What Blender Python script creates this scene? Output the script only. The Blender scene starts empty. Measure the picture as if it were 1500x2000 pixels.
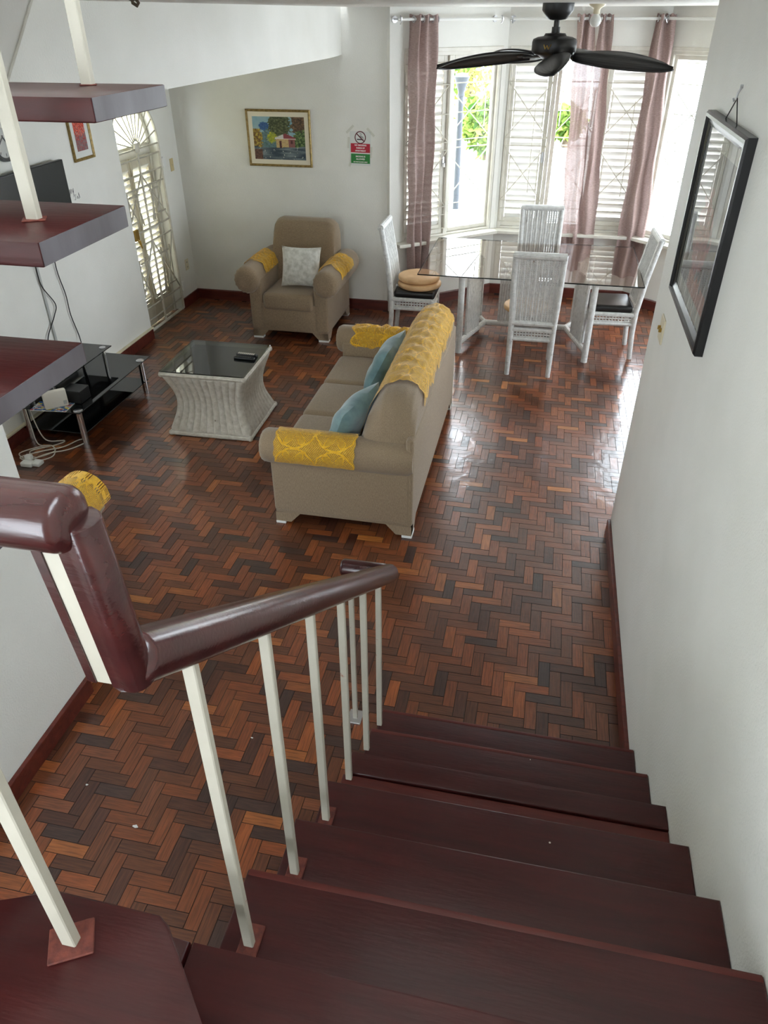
import bpy, bmesh, math, random
from mathutils import Vector, Matrix, noise
random.seed(7)
PI = math.pi
scene = bpy.context.scene
COL = scene.collection

# ---------------------------------------------------------------- camera, sky, exposure
cd = bpy.data.cameras.new('camera'); cam = bpy.data.objects.new('camera', cd); COL.objects.link(cam)
def look(yaw, pitch, roll):
    fwd = Vector((math.sin(yaw)*math.cos(pitch), math.cos(yaw)*math.cos(pitch), -math.sin(pitch)))
    r = fwd.cross(Vector((0, 0, 1))).normalized(); d = fwd.cross(r)
    r2 = math.cos(roll)*r + math.sin(roll)*d; d2 = -math.sin(roll)*r + math.cos(roll)*d
    m = Matrix((r2, -d2, -fwd)).transposed().to_4x4()
    return m
cam.matrix_world = Matrix.Translation((0, 0, 2.75)) @ look(-0.20858912, 0.5985, 0.0028209)
cd.sensor_fit = 'HORIZONTAL'; cd.sensor_width = 36.0; cd.lens = 1430.0/1500.0*36.0
cd.clip_start = 0.02; cd.clip_end = 300
scene.camera = cam
W = bpy.data.worlds.new('overcast sky'); scene.world = W; W.use_nodes = True
wn = W.node_tree.nodes; bgn = wn['Background']
bgn.inputs['Color'].default_value = (0.92, 0.98, 1.09, 1); bgn.inputs['Strength'].default_value = 1.0
vs = scene.view_settings
vs.view_transform = 'Standard'; vs.look = 'None'; vs.gamma = 1.0; vs.use_curve_mapping = False
vs.exposure = 4.07
scene.cycles.use_denoising = True
scene.cycles.max_bounces = 10; scene.cycles.diffuse_bounces = 6; scene.cycles.glossy_bounces = 5
scene.cycles.transparent_max_bounces = 24; scene.cycles.transmission_bounces = 6
scene.cycles.sample_clamp_indirect = 6.0; scene.cycles.blur_glossy = 0.6
def portal(name, loc, direction, w, h):
    l = bpy.data.lights.new(name, 'AREA'); l.shape = 'RECTANGLE'; l.size = w; l.size_y = h
    l.cycles.is_portal = True
    o = bpy.data.objects.new(name, l); COL.objects.link(o); o.location = loc
    o.rotation_euler = Vector(direction).to_track_quat('-Z', 'Y').to_euler()
S2 = (0.746, 0.666)
portal('daylight_left_bay', (-1.59+.73*.746-.2*.666, 7.83+.73*.666+.2*.746, 1.6), (.666, -.746, 0), 1.25, 1.8)
portal('daylight_centre_bay', (.19, 8.95, 1.6), (0, -1, 0), 1.6, 1.8)
portal('daylight_right_bay', (.95+.68*.746+.2*.666, 8.74-.68*.666+.2*.746, 1.6), (-.666, -.746, 0), 1.35, 1.8)
portal('daylight_gate', (-4.35, 7.0, 1.1), (1, 0, 0), 1.0, 2.2)
portal('daylight_added_side', (3.62, 6.2, 1.6), (-1, 0, 0), 2.2, 1.4)  # portal of the added side window
portal('daylight_added_back', (-1.3, -1.85, 2.1), (0, 1, 0), 1.2, 1.8)  # portal of the added window behind the camera
portal('daylight_added_left', (-4.15, 2.75, 1.55), (1, 0, 0), 1.1, 1.1)  # portal of the added window out of frame on the left
portal('daylight_added_upstairs', (.80, .2, 4.1), (-1, 0, 0), 1.9, 1.4)  # portal of the added upstairs window

# ---------------------------------------------------------------- node helpers / materials
def srgb(r, g=None, b=None):
    if g is None: r, g, b = r
    f = lambda c: (c/255/12.92) if c/255 <= .04045 else ((c/255+.055)/1.055)**2.4
    return (f(r), f(g), f(b), 1.0)
class NT:
    def __init__(s, name):
        s.m = bpy.data.materials.new(name); s.m.use_nodes = True; s.t = s.m.node_tree
        s.t.nodes.clear(); s.out = s.n('ShaderNodeOutputMaterial')
    def n(s, typ, **kw):
        x = s.t.nodes.new(typ)
        for k, v in kw.items():
            if k.startswith('i_'):
                key = k[2:].replace('_', ' ')
                x.inputs[int(key) if key.isdigit() else key].default_value = v
            else: setattr(x, k, v)
        return x
    def l(s, a, ao, b, bi): s.t.links.new(a.outputs[ao], b.inputs[bi]); return b
    def coord(s, kind='Object', scale=(1, 1, 1), rot=(0, 0, 0)):
        c = s.n('ShaderNodeTexCoord'); mp = s.n('ShaderNodeMapping'); mp.inputs['Scale'].default_value = scale
        mp.inputs['Rotation'].default_value = rot
        s.l(c, kind, mp, 'Vector'); return mp
    def ramp(s, src, so, stops):
        r = s.n('ShaderNodeValToRGB'); e = r.color_ramp.elements
        while len(e) < len(stops): e.new(.5)
        for k, (p, c) in enumerate(stops): e[k].position = p; e[k].color = c
        s.l(src, so, r, 'Fac'); return r
    def bsdf(s, **kw):
        p = s.n('ShaderNodeBsdfPrincipled')
        for k, v in kw.items(): p.inputs[k.replace('_', ' ')].default_value = v
        s.l(p, 'BSDF', s.out, 'Surface'); return p
    def bump(s, src, so, p, strength=.3, dist=.01):
        b = s.n('ShaderNodeBump'); b.inputs['Strength'].default_value = strength; b.inputs['Distance'].default_value = dist
        s.l(src, so, b, 'Height'); s.l(b, 'Normal', p, 'Normal'); return b

def plain(name, col, rough=.5, metal=0., **kw):
    t = NT(name); t.bsdf(Base_Color=col, Roughness=rough, Metallic=metal, **kw); return t.m
def mottled(name, c1, c2, scale=8, rough=.5, bump=.0, bscale=200, metal=0, coord='Object', stretch=(1, 1, 1), detail=4, **kw):
    t = NT(name); mp = t.coord(coord, stretch)
    nz = t.n('ShaderNodeTexNoise'); nz.inputs['Scale'].default_value = scale; nz.inputs['Detail'].default_value = detail
    t.l(mp, 'Vector', nz, 'Vector'); r = t.ramp(nz, 'Fac', [(.3, c1), (.7, c2)])
    p = t.bsdf(Roughness=rough, Metallic=metal, **kw); t.l(r, 'Color', p, 'Base Color')
    if bump:
        n2 = t.n('ShaderNodeTexNoise'); n2.inputs['Scale'].default_value = bscale; n2.inputs['Detail'].default_value = 3
        t.l(mp, 'Vector', n2, 'Vector'); t.bump(n2, 'Fac', p, bump, .004)
    return t.m
M = {}
M['wall'] = mottled('wall paint', srgb(224, 223, 216), srgb(231, 230, 224), 2.5, .55, .5, 110)
M['ceiling'] = mottled('ceiling paint', srgb(205, 202, 195), srgb(214, 211, 205), 3, .6, .2, 120)
M['white'] = mottled('white gloss paint', srgb(206, 202, 190), srgb(222, 219, 210), 9, .35, .05, 60)
M['gate_iron_shaded'] = mottled('shaded cream iron paint', srgb(160, 155, 140), srgb(186, 181, 168), 14, .4, .1, 150)  # bars coloured darker to look backlit against the bright opening
M['iron'] = mottled('white iron paint', srgb(186, 181, 166), srgb(208, 204, 192), 14, .4, .1, 150)
M['door'] = mottled('shaded beige door paint', srgb(186, 178, 158), srgb(200, 193, 174), 8, .45)  # white leaf colour darkened to stand for weaker light on it
M['slat'] = plain('white louvre paint', srgb(226, 225, 220), .4)
def chipped():
    t = NT('chipped white metal paint'); mp = t.coord('Object')
    nz = t.n('ShaderNodeTexNoise', i_Scale=22., i_Detail=6.); t.l(mp, 'Vector', nz, 'Vector')
    r = t.ramp(nz, 'Fac', [(.0, srgb(168, 161, 146)), (.70, srgb(178, 172, 158)), (.75, srgb(150, 96, 74))])
    p = t.bsdf(Roughness=.45); t.l(r, 'Color', p, 'Base Color'); return t.m
M['baluster'] = chipped()
def mahogany(name, c1, c2, rough, specks, coat=.3):
    t = NT(name); mp = t.coord('Object', (1.2, 9, 9))
    nz = t.n('ShaderNodeTexNoise', i_Scale=3., i_Detail=5., i_Distortion=.6); t.l(mp, 'Vector', nz, 'Vector')
    r = t.ramp(nz, 'Fac', [(.3, c1), (.72, c2)])
    p = t.bsdf(Roughness=rough, Specular_IOR_Level=.35, Coat_Weight=coat, Coat_Roughness=.2)
    src, so = r, 'Color'
    if specks:
        m2 = t.coord('Object'); vo = t.n('ShaderNodeTexVoronoi', i_Scale=9.); t.l(m2, 'Vector', vo, 'Vector')
        sr = t.ramp(vo, 'Distance', [(.0, (1, 1, 1, 1)), (.022, (1, 1, 1, 1)), (.03, (0, 0, 0, 1))])
        n3 = t.n('ShaderNodeTexNoise', i_Scale=5.); t.l(m2, 'Vector', n3, 'Vector')
        gt = t.n('ShaderNodeMath', operation='GREATER_THAN'); gt.inputs[1].default_value = .55; t.l(n3, 'Fac', gt, 0)
        mu = t.n('ShaderNodeMath', operation='MULTIPLY'); t.l(sr, 'Color', mu, 0); t.l(gt, 'Value', mu, 1)
        mx = t.n('ShaderNodeMixRGB'); mx.inputs[2].default_value = srgb(205, 195, 185)
        t.l(mu, 'Value', mx, 0); t.l(r, 'Color', mx, 1); src, so = mx, 'Color'
    t.l(src, so, p, 'Base Color')
    n2 = t.n('ShaderNodeTexNoise', i_Scale=14., i_Detail=2.); t.l(mp, 'Vector', n2, 'Vector'); t.bump(n2, 'Fac', p, .08, .01)
    return t.m
M['tread'] = mahogany('red mahogany varnish', srgb(50, 14, 14), srgb(66, 20, 19), .38, True, .12)
M['plank'] = mahogany('red repair board', srgb(74, 25, 21), srgb(92, 36, 29), .45, False, .05)
M['tread_end'] = mottled('tread end painted sheen', srgb(58, 50, 54), srgb(98, 93, 98), 7, .4, .1, 40, stretch=(1, 1, .3))  # grey in the colour stands in for light catching the step ends
M['rail'] = mahogany('dark handrail varnish', srgb(46, 17, 18), srgb(66, 27, 25), .24, False, .4)
M['base'] = mahogany('skirting varnish', srgb(72, 26, 20), srgb(104, 44, 32), .4, False)
M['rust'] = mottled('rust red primer', srgb(70, 27, 21), srgb(112, 52, 38), 60, .8, .4, 90)
def parquet():
    t = NT('parquet blocks'); a = t.n('ShaderNodeAttribute', attribute_name='tint')
    uv = t.n('ShaderNodeUVMap'); mp = t.n('ShaderNodeMapping'); mp.inputs['Scale'].default_value = (6, 95, 1); t.l(uv, 'UV', mp, 'Vector')
    nz = t.n('ShaderNodeTexNoise', i_Scale=1.6, i_Detail=5., i_Distortion=.5); t.l(mp, 'Vector', nz, 'Vector')
    r = t.ramp(nz, 'Fac', [(.25, (.45, .42, .42, 1)), (.6, (1.1, 1.08, 1.05, 1)), (.8, (1.45, 1.38, 1.25, 1))])
    mx = t.n('ShaderNodeMixRGB', blend_type='MULTIPLY'); mx.inputs[0].default_value = 1
    t.l(a, 'Color', mx, 1); t.l(r, 'Color', mx, 2)
    p = t.bsdf(Roughness=.3, Coat_Weight=.6, Coat_Roughness=.13, Coat_IOR=1.5); t.l(mx, 'Color', p, 'Base Color')
    g = t.n('ShaderNodeNewGeometry')
    n2 = t.n('ShaderNodeTexNoise', i_Scale=9., i_Detail=3.); t.l(g, 'Position', n2, 'Vector')
    b = t.bump(n2, 'Fac', p, .16, .02); t.l(b, 'Normal', p, 'Coat Normal')
    n3 = t.n('ShaderNodeTexNoise', i_Scale=2.5, i_Detail=4.); t.l(g, 'Position', n3, 'Vector')
    rr = t.ramp(n3, 'Fac', [(.35, (.1, .1, .1, 1)), (.7, (.24, .24, .24, 1))]); t.l(rr, 'Color', p, 'Coat Roughness')
    return t.m
M['parquet'] = parquet()
M['subfloor'] = plain('dark joint', srgb(30, 20, 15), .8)
def fabric(name, c1, c2, sc=420, rough=.85, sheen=.3):
    t = NT(name); mp = t.coord('Object')
    w1 = t.n('ShaderNodeTexNoise', i_Scale=1., i_Detail=3.); m1 = t.coord('Object', (sc*.12, sc*1.2, sc*1.2)); t.l(m1, 'Vector', w1, 'Vector')
    w2 = t.n('ShaderNodeTexNoise', i_Scale=1., i_Detail=3.); m2 = t.coord('Object', (sc*1.2, sc*1.2, sc*.12)); t.l(m2, 'Vector', w2, 'Vector')
    ad = t.n('ShaderNodeMath', operation='ADD'); t.l(w1, 'Fac', ad, 0); t.l(w2, 'Fac', ad, 1)
    r = t.ramp(ad, 'Value', [(.0, c1), (1., c2)]); hm = t.n('ShaderNodeMath', operation='MULTIPLY'); hm.inputs[1].default_value = .5
    t.l(ad, 'Value', hm, 0); t.l(hm, 'Value', r, 'Fac'); r.color_ramp.elements[0].position = .32; r.color_ramp.elements[1].position = .68
    p = t.bsdf(Roughness=rough, Sheen_Weight=sheen, Sheen_Roughness=.5); t.l(r, 'Color', p, 'Base Color')
    t.bump(ad, 'Value', p, .35, .003); return t.m
M['taupe'] = fabric('taupe woven upholstery', srgb(112, 94, 73), srgb(166, 144, 116))
M['teal'] = mottled('teal velvet', srgb(76, 110, 116), srgb(116, 150, 152), 9, .75, .25, 60, Sheen_Weight=.6)
M['cream'] = mottled('cream plush', srgb(186, 184, 174), srgb(226, 225, 218), 26, .9, .6, 120, Sheen_Weight=.5)
def lace():
    t = NT('yellow crochet lace'); uv = t.n('ShaderNodeUVMap')
    sep = t.n('ShaderNodeSeparateXYZ'); t.l(uv, 'UV', sep, 'Vector')
    def mth(op, a, b=None, c=None):
        n = t.n('ShaderNodeMath', operation=op)
        for k, x in enumerate((a, b, c)):
            if x is None: continue
            if isinstance(x, (int, float)): n.inputs[k].default_value = x
            else: t.t.links.new(x, n.inputs[k])
        return n.outputs[0]
    u, v = sep.outputs[0], sep.outputs[1]
    # mesh holes: diagonal dot lattice with an 11 mm pitch
    p = 0.0135
    a = mth('SINE', mth('MULTIPLY', mth('ADD', u, v), PI/p)); b = mth('SINE', mth('MULTIPLY', mth('SUBTRACT', u, v), PI/p))
    hole = mth('GREATER_THAN', mth('MULTIPLY', mth('ABSOLUTE', a), mth('ABSOLUTE', b)), .47)
    # flower motif on a 0.17 m repeat
    R = .25
    fu = mth('SUBTRACT', mth('MODULO', mth('ADD', u, 10.0), R), R/2); fv = mth('SUBTRACT', mth('MODULO', mth('ADD', v, 10.03), R), R/2)
    rad = mth('SQRT', mth('ADD', mth('MULTIPLY', fu, fu), mth('MULTIPLY', fv, fv)))
    ang = mth('ARCTAN2', fv, fu)
    petal = mth('MULTIPLY', mth('ABSOLUTE', mth('COSINE', mth('MULTIPLY', ang, 3.0))), .115)
    inside = mth('LESS_THAN', rad, petal)
    rim = mth('LESS_THAN', mth('ABSOLUTE', mth('SUBTRACT', rad, petal)), .006)
    ring = mth('LESS_THAN', mth('ABSOLUTE', mth('SUBTRACT', rad, .122)), .005)
    # inside petals a fine filet grid
    g1 = mth('GREATER_THAN', mth('ABSOLUTE', mth('SINE', mth('MULTIPLY', u, PI/.007))), .62)
    g2 = mth('GREATER_THAN', mth('ABSOLUTE', mth('SINE', mth('MULTIPLY', v, PI/.007))), .62)
    finehole = mth('MULTIPLY', mth('MULTIPLY', g1, g2), inside)
    outer = mth('MULTIPLY', hole, mth('SUBTRACT', 1.0, inside))
    h = mth('MAXIMUM', finehole, outer)
    solid = mth('MAXIMUM', rim, ring)
    h = mth('MULTIPLY', h, mth('SUBTRACT', 1.0, solid))
    d = t.n('ShaderNodeBsdfPrincipled'); d.inputs['Roughness'].default_value = .8; d.inputs['Sheen Weight'].default_value = .3
    mp = t.coord('Object'); nz = t.n('ShaderNodeTexNoise', i_Scale=60., i_Detail=3.); t.l(mp, 'Vector', nz, 'Vector')
    r = t.ramp(nz, 'Fac', [(.3, srgb(214, 156, 16)), (.7, srgb(240, 190, 44))]); t.l(r, 'Color', d, 'Base Color')
    bp = t.n('ShaderNodeBump'); bp.inputs['Strength'].default_value = .6; bp.inputs['Distance'].default_value = .004
    t.t.links.new(mth('ADD', solid, mth('MULTIPLY', inside, .4)), bp.inputs['Height']); t.l(bp, 'Normal', d, 'Normal')
    tr = t.n('ShaderNodeBsdfTransparent'); ms = t.n('ShaderNodeMixShader')
    t.t.links.new(h, ms.inputs[0]); t.l(d, 'BSDF', ms, 1); t.l(tr, 'BSDF', ms, 2); t.l(ms, 'Shader', t.out, 'Surface')
    return t.m
M['lace'] = lace()
def wicker(name, c1, c2, dark, sc=260, stretch=(.25, .25, 1)):
    t = NT(name); mp = t.coord('Object', stretch)
    wv = t.n('ShaderNodeTexWave', wave_type='BANDS', bands_direction='Z'); wv.inputs['Scale'].default_value = sc/6.28
    wv.inputs['Distortion'].default_value = 2.2; wv.inputs['Detail'].default_value = 2; t.l(mp, 'Vector', wv, 'Vector')
    nz = t.n('ShaderNodeTexNoise', i_Scale=30., i_Detail=4.); mp2 = t.coord('Object'); t.l(mp2, 'Vector', nz, 'Vector')
    r = t.ramp(nz, 'Fac', [(.24, dark), (.31, c1), (.7, c2)])
    mx = t.n('ShaderNodeMixRGB', blend_type='MULTIPLY'); r2 = t.ramp(wv, 'Fac', [(.0, (.5, .48, .44, 1)), (.45, (1, 1, 1, 1))])
    mx.inputs[0].default_value = .6; t.l(r, 'Color', mx, 1); t.l(r2, 'Color', mx, 2)
    p = t.bsdf(Roughness=.55); t.l(mx, 'Color', p, 'Base Color'); t.bump(wv, 'Fac', p, .5, .004); return t.m
M['wicker'] = wicker('white painted wicker', srgb(210, 210, 208), srgb(234, 234, 232), srgb(140, 130, 116))
M['wicker_table'] = wicker('cream wicker', srgb(196, 188, 172), srgb(222, 216, 203), srgb(120, 104, 84), 330)
def glass(name, tint, rough=0., ior=1.5, gl=(1, 1, 1, 1)):
    t = NT(name); tr = t.n('ShaderNodeBsdfTransparent'); tr.inputs[0].default_value = tint
    g = t.n('ShaderNodeBsdfGlossy'); g.inputs['Roughness'].default_value = rough; g.inputs[0].default_value = gl
    fr = t.n('ShaderNodeFresnel'); fr.inputs['IOR'].default_value = ior; ms = t.n('ShaderNodeMixShader')
    gm = t.n('ShaderNodeNewGeometry'); sb = t.n('ShaderNodeMath', operation='SUBTRACT'); sb.inputs[0].default_value = 1.; t.l(gm, 'Backfacing', sb, 1)
    mu = t.n('ShaderNodeMath', operation='MULTIPLY'); t.l(sb, 'Value', mu, 0); t.l(fr, 'Fac', mu, 1)
    t.l(mu, 'Value', ms, 0); t.l(tr, 'BSDF', ms, 1); t.l(g, 'BSDF', ms, 2); t.l(ms, 'Shader', t.out, 'Surface'); return t.m
M['glass'] = glass('clear pane glass', (.96, .98, .97, 1), 0, 1.35)
M['smoked'] = glass('smoked table glass', (.80, .75, .70, 1), 0., 1.65)
M['table_glass'] = glass('green tinted mirror glass', (.40, .45, .42, 1), .01, 1.75)
M['picture_glass'] = glass('picture glass', (.95, .95, .95, 1), .0, 1.6)
M['edge'] = plain('dark glass edge', srgb(22, 30, 28), .15)
M['black_glass'] = plain('black tempered glass', srgb(8, 9, 10), .04, 0, Specular_IOR_Level=.6)
M['chrome'] = plain('chrome', (.75, .75, .75, 1), .12, 1.)
M['steel'] = plain('brushed steel', (.6, .6, .62, 1), .3, 1.)
M['black'] = plain('black plastic', srgb(16, 16, 17), .4)
M['screen'] = plain('dark screen', srgb(36, 39, 40), .22)
M['black_frame'] = plain('black lacquer frame', srgb(14, 13, 15), .25)
M['black_leather'] = mottled('black leatherette', srgb(12, 12, 13), srgb(20, 20, 20), 30, .33, .12, 200)
M['tan'] = mottled('tan vinyl pad', srgb(198, 158, 112), srgb(216, 178, 132), 12, .5, .05, 80)
M['gold'] = mottled('old gold frame', srgb(120, 98, 52), srgb(168, 142, 86), 40, .4, .1, 90, metal=.4)
M['brass'] = plain('brass', srgb(176, 142, 70), .35, .9)
M['mat'] = plain('ivory mat board', srgb(224, 216, 196), .8)
M['mat_grey'] = plain('grey mat board', srgb(150, 152, 142), .8)
M['ivory'] = plain('ivory plastic', srgb(214, 204, 176), .4)
M['tanplate'] = plain('beige switch plate', srgb(196, 178, 132), .5)
M['plastic_white'] = plain('white plastic', srgb(226, 226, 222), .4)
M['paper'] = plain('white paper', srgb(214, 216, 212), .7)
M['red'] = plain('red print', srgb(178, 30, 52), .6)
M['dark_red'] = plain('maroon print', srgb(96, 28, 40), .6)
M['green_print'] = plain('green print', srgb(44, 128, 58), .6)
M['white_print'] = plain('white print', srgb(236, 228, 226), .6)
M['ink'] = plain('dark ink', srgb(56, 56, 62), .7)
M['tape'] = glass('clear tape', (.94, .94, .92, 1), .5, 1.12)
M['fan'] = mottled('dark bronze fan', srgb(14, 13, 12), srgb(24, 22, 20), 20, .42, .05, 60)
M['fanblade'] = plain('black leaf blade', srgb(16, 15, 14), .3)
M['cable'] = plain('black cable', srgb(12, 12, 12), .5)
M['conduit'] = plain('grey conduit', srgb(176, 177, 174), .5)
M['cord'] = plain('white cord', srgb(206, 200, 188), .5)
def curtain():
    t = NT('mauve linen voile'); mp = t.coord('Object', (260, 260, 260)); nz = t.n('ShaderNodeTexNoise', i_Scale=1., i_Detail=2.)
    m2 = t.coord('Object', (40, 40, 400)); t.l(m2, 'Vector', nz, 'Vector')
    r = t.ramp(nz, 'Fac', [(.3, srgb(152, 131, 127)), (.7, srgb(188, 165, 161))])
    d = t.n('ShaderNodeBsdfDiffuse'); t.l(r, 'Color', d, 'Color'); tl = t.n('ShaderNodeBsdfTranslucent'); t.l(r, 'Color', tl, 'Color')
    m1 = t.n('ShaderNodeMixShader'); m1.inputs[0].default_value = .14; t.l(d, 'BSDF', m1, 1); t.l(tl, 'BSDF', m1, 2)
    tr = t.n('ShaderNodeBsdfTransparent'); ms = t.n('ShaderNodeMixShader'); ms.inputs[0].default_value = .035
    t.l(m1, 'Shader', ms, 1); t.l(tr, 'BSDF', ms, 2); t.l(ms, 'Shader', t.out, 'Surface'); return t.m
M['curtain'] = curtain()
def vcol(name, rough=.7):
    t = NT(name); a = t.n('ShaderNodeAttribute', attribute_name='paint'); p = t.bsdf(Roughness=rough); t.l(a, 'Color', p, 'Base Color'); return t.m
M['print'] = vcol('printed artwork')
def leafm(name, c1, c2):
    t = NT(name); g = t.n('ShaderNodeNewGeometry'); r = t.ramp(g, 'Random Per Island', [(0, c1), (1, c2)])
    d = t.n('ShaderNodeBsdfDiffuse'); t.l(r, 'Color', d, 'Color'); tl = t.n('ShaderNodeBsdfTranslucent'); t.l(r, 'Color', tl, 'Color')
    m1 = t.n('ShaderNodeMixShader'); m1.inputs[0].default_value = .4; t.l(d, 'BSDF', m1, 1); t.l(tl, 'BSDF', m1, 2); t.l(m1, 'Shader', t.out, 'Surface'); return t.m
M['leaf'] = leafm('green leaves', srgb(48, 80, 34), srgb(138, 156, 76))
M['leaf2'] = leafm('yellow green leaves', srgb(96, 118, 52), srgb(186, 174, 104))
M['bark'] = mottled('bark', srgb(70, 58, 46), srgb(104, 90, 72), 12, .9)
M['concrete'] = mottled('pale concrete', srgb(205, 204, 198), srgb(224, 223, 218), 2, .8)
M['yellow_wall'] = mottled('cream outside render', srgb(232, 224, 178), srgb(240, 234, 196), 2, .8)
M['post'] = plain('blue grey lamp post', srgb(26, 32, 40), .5)
M['router'] = plain('router white', srgb(220, 216, 206), .45)

# ---------------------------------------------------------------- mesh helpers
def V(*a): return Vector(a)
def box(bm, lo, hi, bev=0., seg=2, mtx=None):
    lo = Vector(lo); hi = Vector(hi); c = (lo+hi)/2; s = hi-lo
    m = Matrix.Translation(c) @ Matrix.Diagonal((s.x, s.y, s.z, 1))
    if mtx is not None: m = mtx @ m
    g = bmesh.ops.create_cube(bm, size=1., matrix=m)
    if bev > 0:
        es = list({e for v in g['verts'] for e in v.link_edges})
        bmesh.ops.bevel(bm, geom=es, offset=bev, segments=seg, affect='EDGES', profile=.5)
def cyl(bm, p0, p1, r0, r1=None, n=12, cap=True):
    tube(bm, [p0, p1], [r0, r1 if r1 is not None else r0], n, cap)
def tube(bm, pts, r, n=8, cap=True, flat=1.0, closed=False):
    pts = [Vector(p) for p in pts]; N = len(pts)
    rs = r if isinstance(r, (list, tuple)) else [r]*N
    rings = []; ref = None
    for i, p in enumerate(pts):
        if closed: d = pts[(i+1) % N]-pts[i-1]
        else: d = pts[min(i+1, N-1)]-pts[max(i-1, 0)]
        d.normalize()
        if ref is None:
            ref = d.orthogonal().normalized()
            if abs(d.z) < .9: ref = d.cross(Vector((0, 0, 1))).normalized()
        ref = (ref-d*ref.dot(d)).normalized(); b = d.cross(ref)
        rings.append([bm.verts.new(p+(ref*math.cos(2*PI*k/n)+b*math.sin(2*PI*k/n)*flat)*rs[i]) for k in range(n)])
    for i in range(N if closed else N-1):
        a, c = rings[i], rings[(i+1) % N]
        for k in range(n): bm.faces.new((a[k], a[(k+1) % n], c[(k+1) % n], c[k]))
    if cap and not closed:
        bm.faces.new(rings[0][::-1]); bm.faces.new(rings[-1])
def capsule(bm, p0, p1, r, n=20, end=.45):
    """a bar with softly rounded ends"""
    p0 = Vector(p0); p1 = Vector(p1); d = (p1-p0).normalized(); K = 6
    pts, rs = [], []
    for k in range(K+1):
        a = PI/2*k/K; pts.append(p0-d*(r*end*math.cos(a))); rs.append(r*max(math.sin(a), .02)**.7)
    for k in range(K+1):
        a = PI/2*k/K; pts.append(p1+d*(r*end*math.sin(a))); rs.append(r*max(math.cos(a), .02)**.7)
    tube(bm, pts, rs, n)
def lathe(bm, prof, c=(0, 0, 0), n=24, mtx=None):
    rings = []
    for (r, z) in prof:
        ring = []
        for k in range(n):
            p = Vector((r*math.cos(2*PI*k/n), r*math.sin(2*PI*k/n), z))+Vector(c)
            if mtx is not None: p = mtx @ p
            ring.append(bm.verts.new(p))
        rings.append(ring)
    for a, b in zip(rings, rings[1:]):
        for k in range(n): bm.faces.new((a[k], a[(k+1) % n], b[(k+1) % n], b[k]))
    if prof[0][0] > 0: bm.faces.new(rings[0][::-1])
    if prof[-1][0] > 0: bm.faces.new(rings[-1])
def prism(bm, poly, z0, z1, bev=0., mtx=None):
    m = mtx or Matrix.Identity(4)
    a = [bm.verts.new(m @ Vector((x, y, z0))) for x, y in poly]; b = [bm.verts.new(m @ Vector((x, y, z1))) for x, y in poly]
    n = len(poly); fs = [bm.faces.new(a[::-1]), bm.faces.new(b)]
    for k in range(n): fs.append(bm.faces.new((a[k], a[(k+1) % n], b[(k+1) % n], b[k])))
    if bev:
        es = list({e for f in fs[:2] for e in f.edges}); bmesh.ops.bevel(bm, geom=es, offset=bev, segments=2, affect='EDGES', profile=.5)
MX = Matrix(((0, 0, 1, 0), (1, 0, 0, 0), (0, 1, 0, 0), (0, 0, 0, 1)))   # (x,y,z)->(z,x,y): prism along X of a (Y,Z) outline
MY = Matrix(((1, 0, 0, 0), (0, 0, -1, 0), (0, 1, 0, 0), (0, 0, 0, 1)))  # prism along -Y of an (X,Z) outline
def grid(bm, f, nu, nv, su=1., sv=1., wrap=False):
    uvl = bm.loops.layers.uv.verify()
    vs_ = [[bm.verts.new(f(i/nu, j/nv)) for j in range(nv+1)] for i in range(nu+(0 if wrap else 1))]
    for i in range(nu):
        for j in range(nv):
            i2 = (i+1) % len(vs_)
            fc = bm.faces.new((vs_[i][j], vs_[i2][j], vs_[i2][j+1], vs_[i][j+1]))
            for lp, (a, b) in zip(fc.loops, ((i, j), (i+1, j), (i+1, j+1), (i, j+1))): lp[uvl].uv = (a/nu*su, b/nv*sv)
    return vs_
def obj(name, bm, mat, parent=None, smooth=False, loc=None, rotz=0., solid=0., fix=True):
    if fix: bmesh.ops.recalc_face_normals(bm, faces=bm.faces)
    me = bpy.data.meshes.new(name); bm.to_mesh(me); bm.free()
    mats = mat if isinstance(mat, (list, tuple)) else [mat]
    for x in mats: me.materials.append(M[x])
    if smooth:
        me.polygons.foreach_set('use_smooth', [True]*len(me.polygons))
        try: me.set_sharp_from_angle(angle=math.radians(45))
        except Exception: pass
    o = bpy.data.objects.new(name, me); COL.objects.link(o)
    if parent is not None: o.parent = parent
    if loc is not None: o.location = loc
    if rotz: o.rotation_euler.z = rotz
    if solid:
        md = o.modifiers.new('thick', 'SOLIDIFY'); md.thickness = solid; md.offset = 0
    return o
def BM(): return bmesh.new()
def tag(o, label, cat, group=None):
    o['label'] = label; o['category'] = cat
    if group: o['group'] = group
    return o
def thing(name, label, cat, loc=(0, 0, 0), rotz=0., group=None):
    o = bpy.data.objects.new(name, None); o.empty_display_size = .1; COL.objects.link(o); o.location = loc; o.rotation_euler.z = rotz
    return tag(o, label, cat, group)
def sthing(name, loc=(0, 0, 0), rotz=0.):
    o = bpy.data.objects.new(name, None); COL.objects.link(o); o.location = loc; o.rotation_euler.z = rotz; o['kind'] = 'structure'; return o
def struct(name, bm, mat, **kw):
    o = obj(name, bm, mat, **kw); o['kind'] = 'structure'; return o
def dup(root, loc, rotz, label=None, group=None):
    r = root.copy(); COL.objects.link(r); r.location = loc; r.rotation_euler.z = rotz
    if label: r['label'] = label
    if group: r['group'] = group
    for ch in list(root.children):
        c = ch.copy(); COL.objects.link(c); c.parent = r
        for g in ch.children:
            d = g.copy(); COL.objects.link(d); d.parent = c
    return r
def share(name, me, parent, loc=(0, 0, 0), rot=(0, 0, 0), scale=None):
    o = bpy.data.objects.new(name, me); COL.objects.link(o); o.parent = parent; o.location = loc; o.rotation_euler = rot
    if scale: o.scale = scale
    return o
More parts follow.
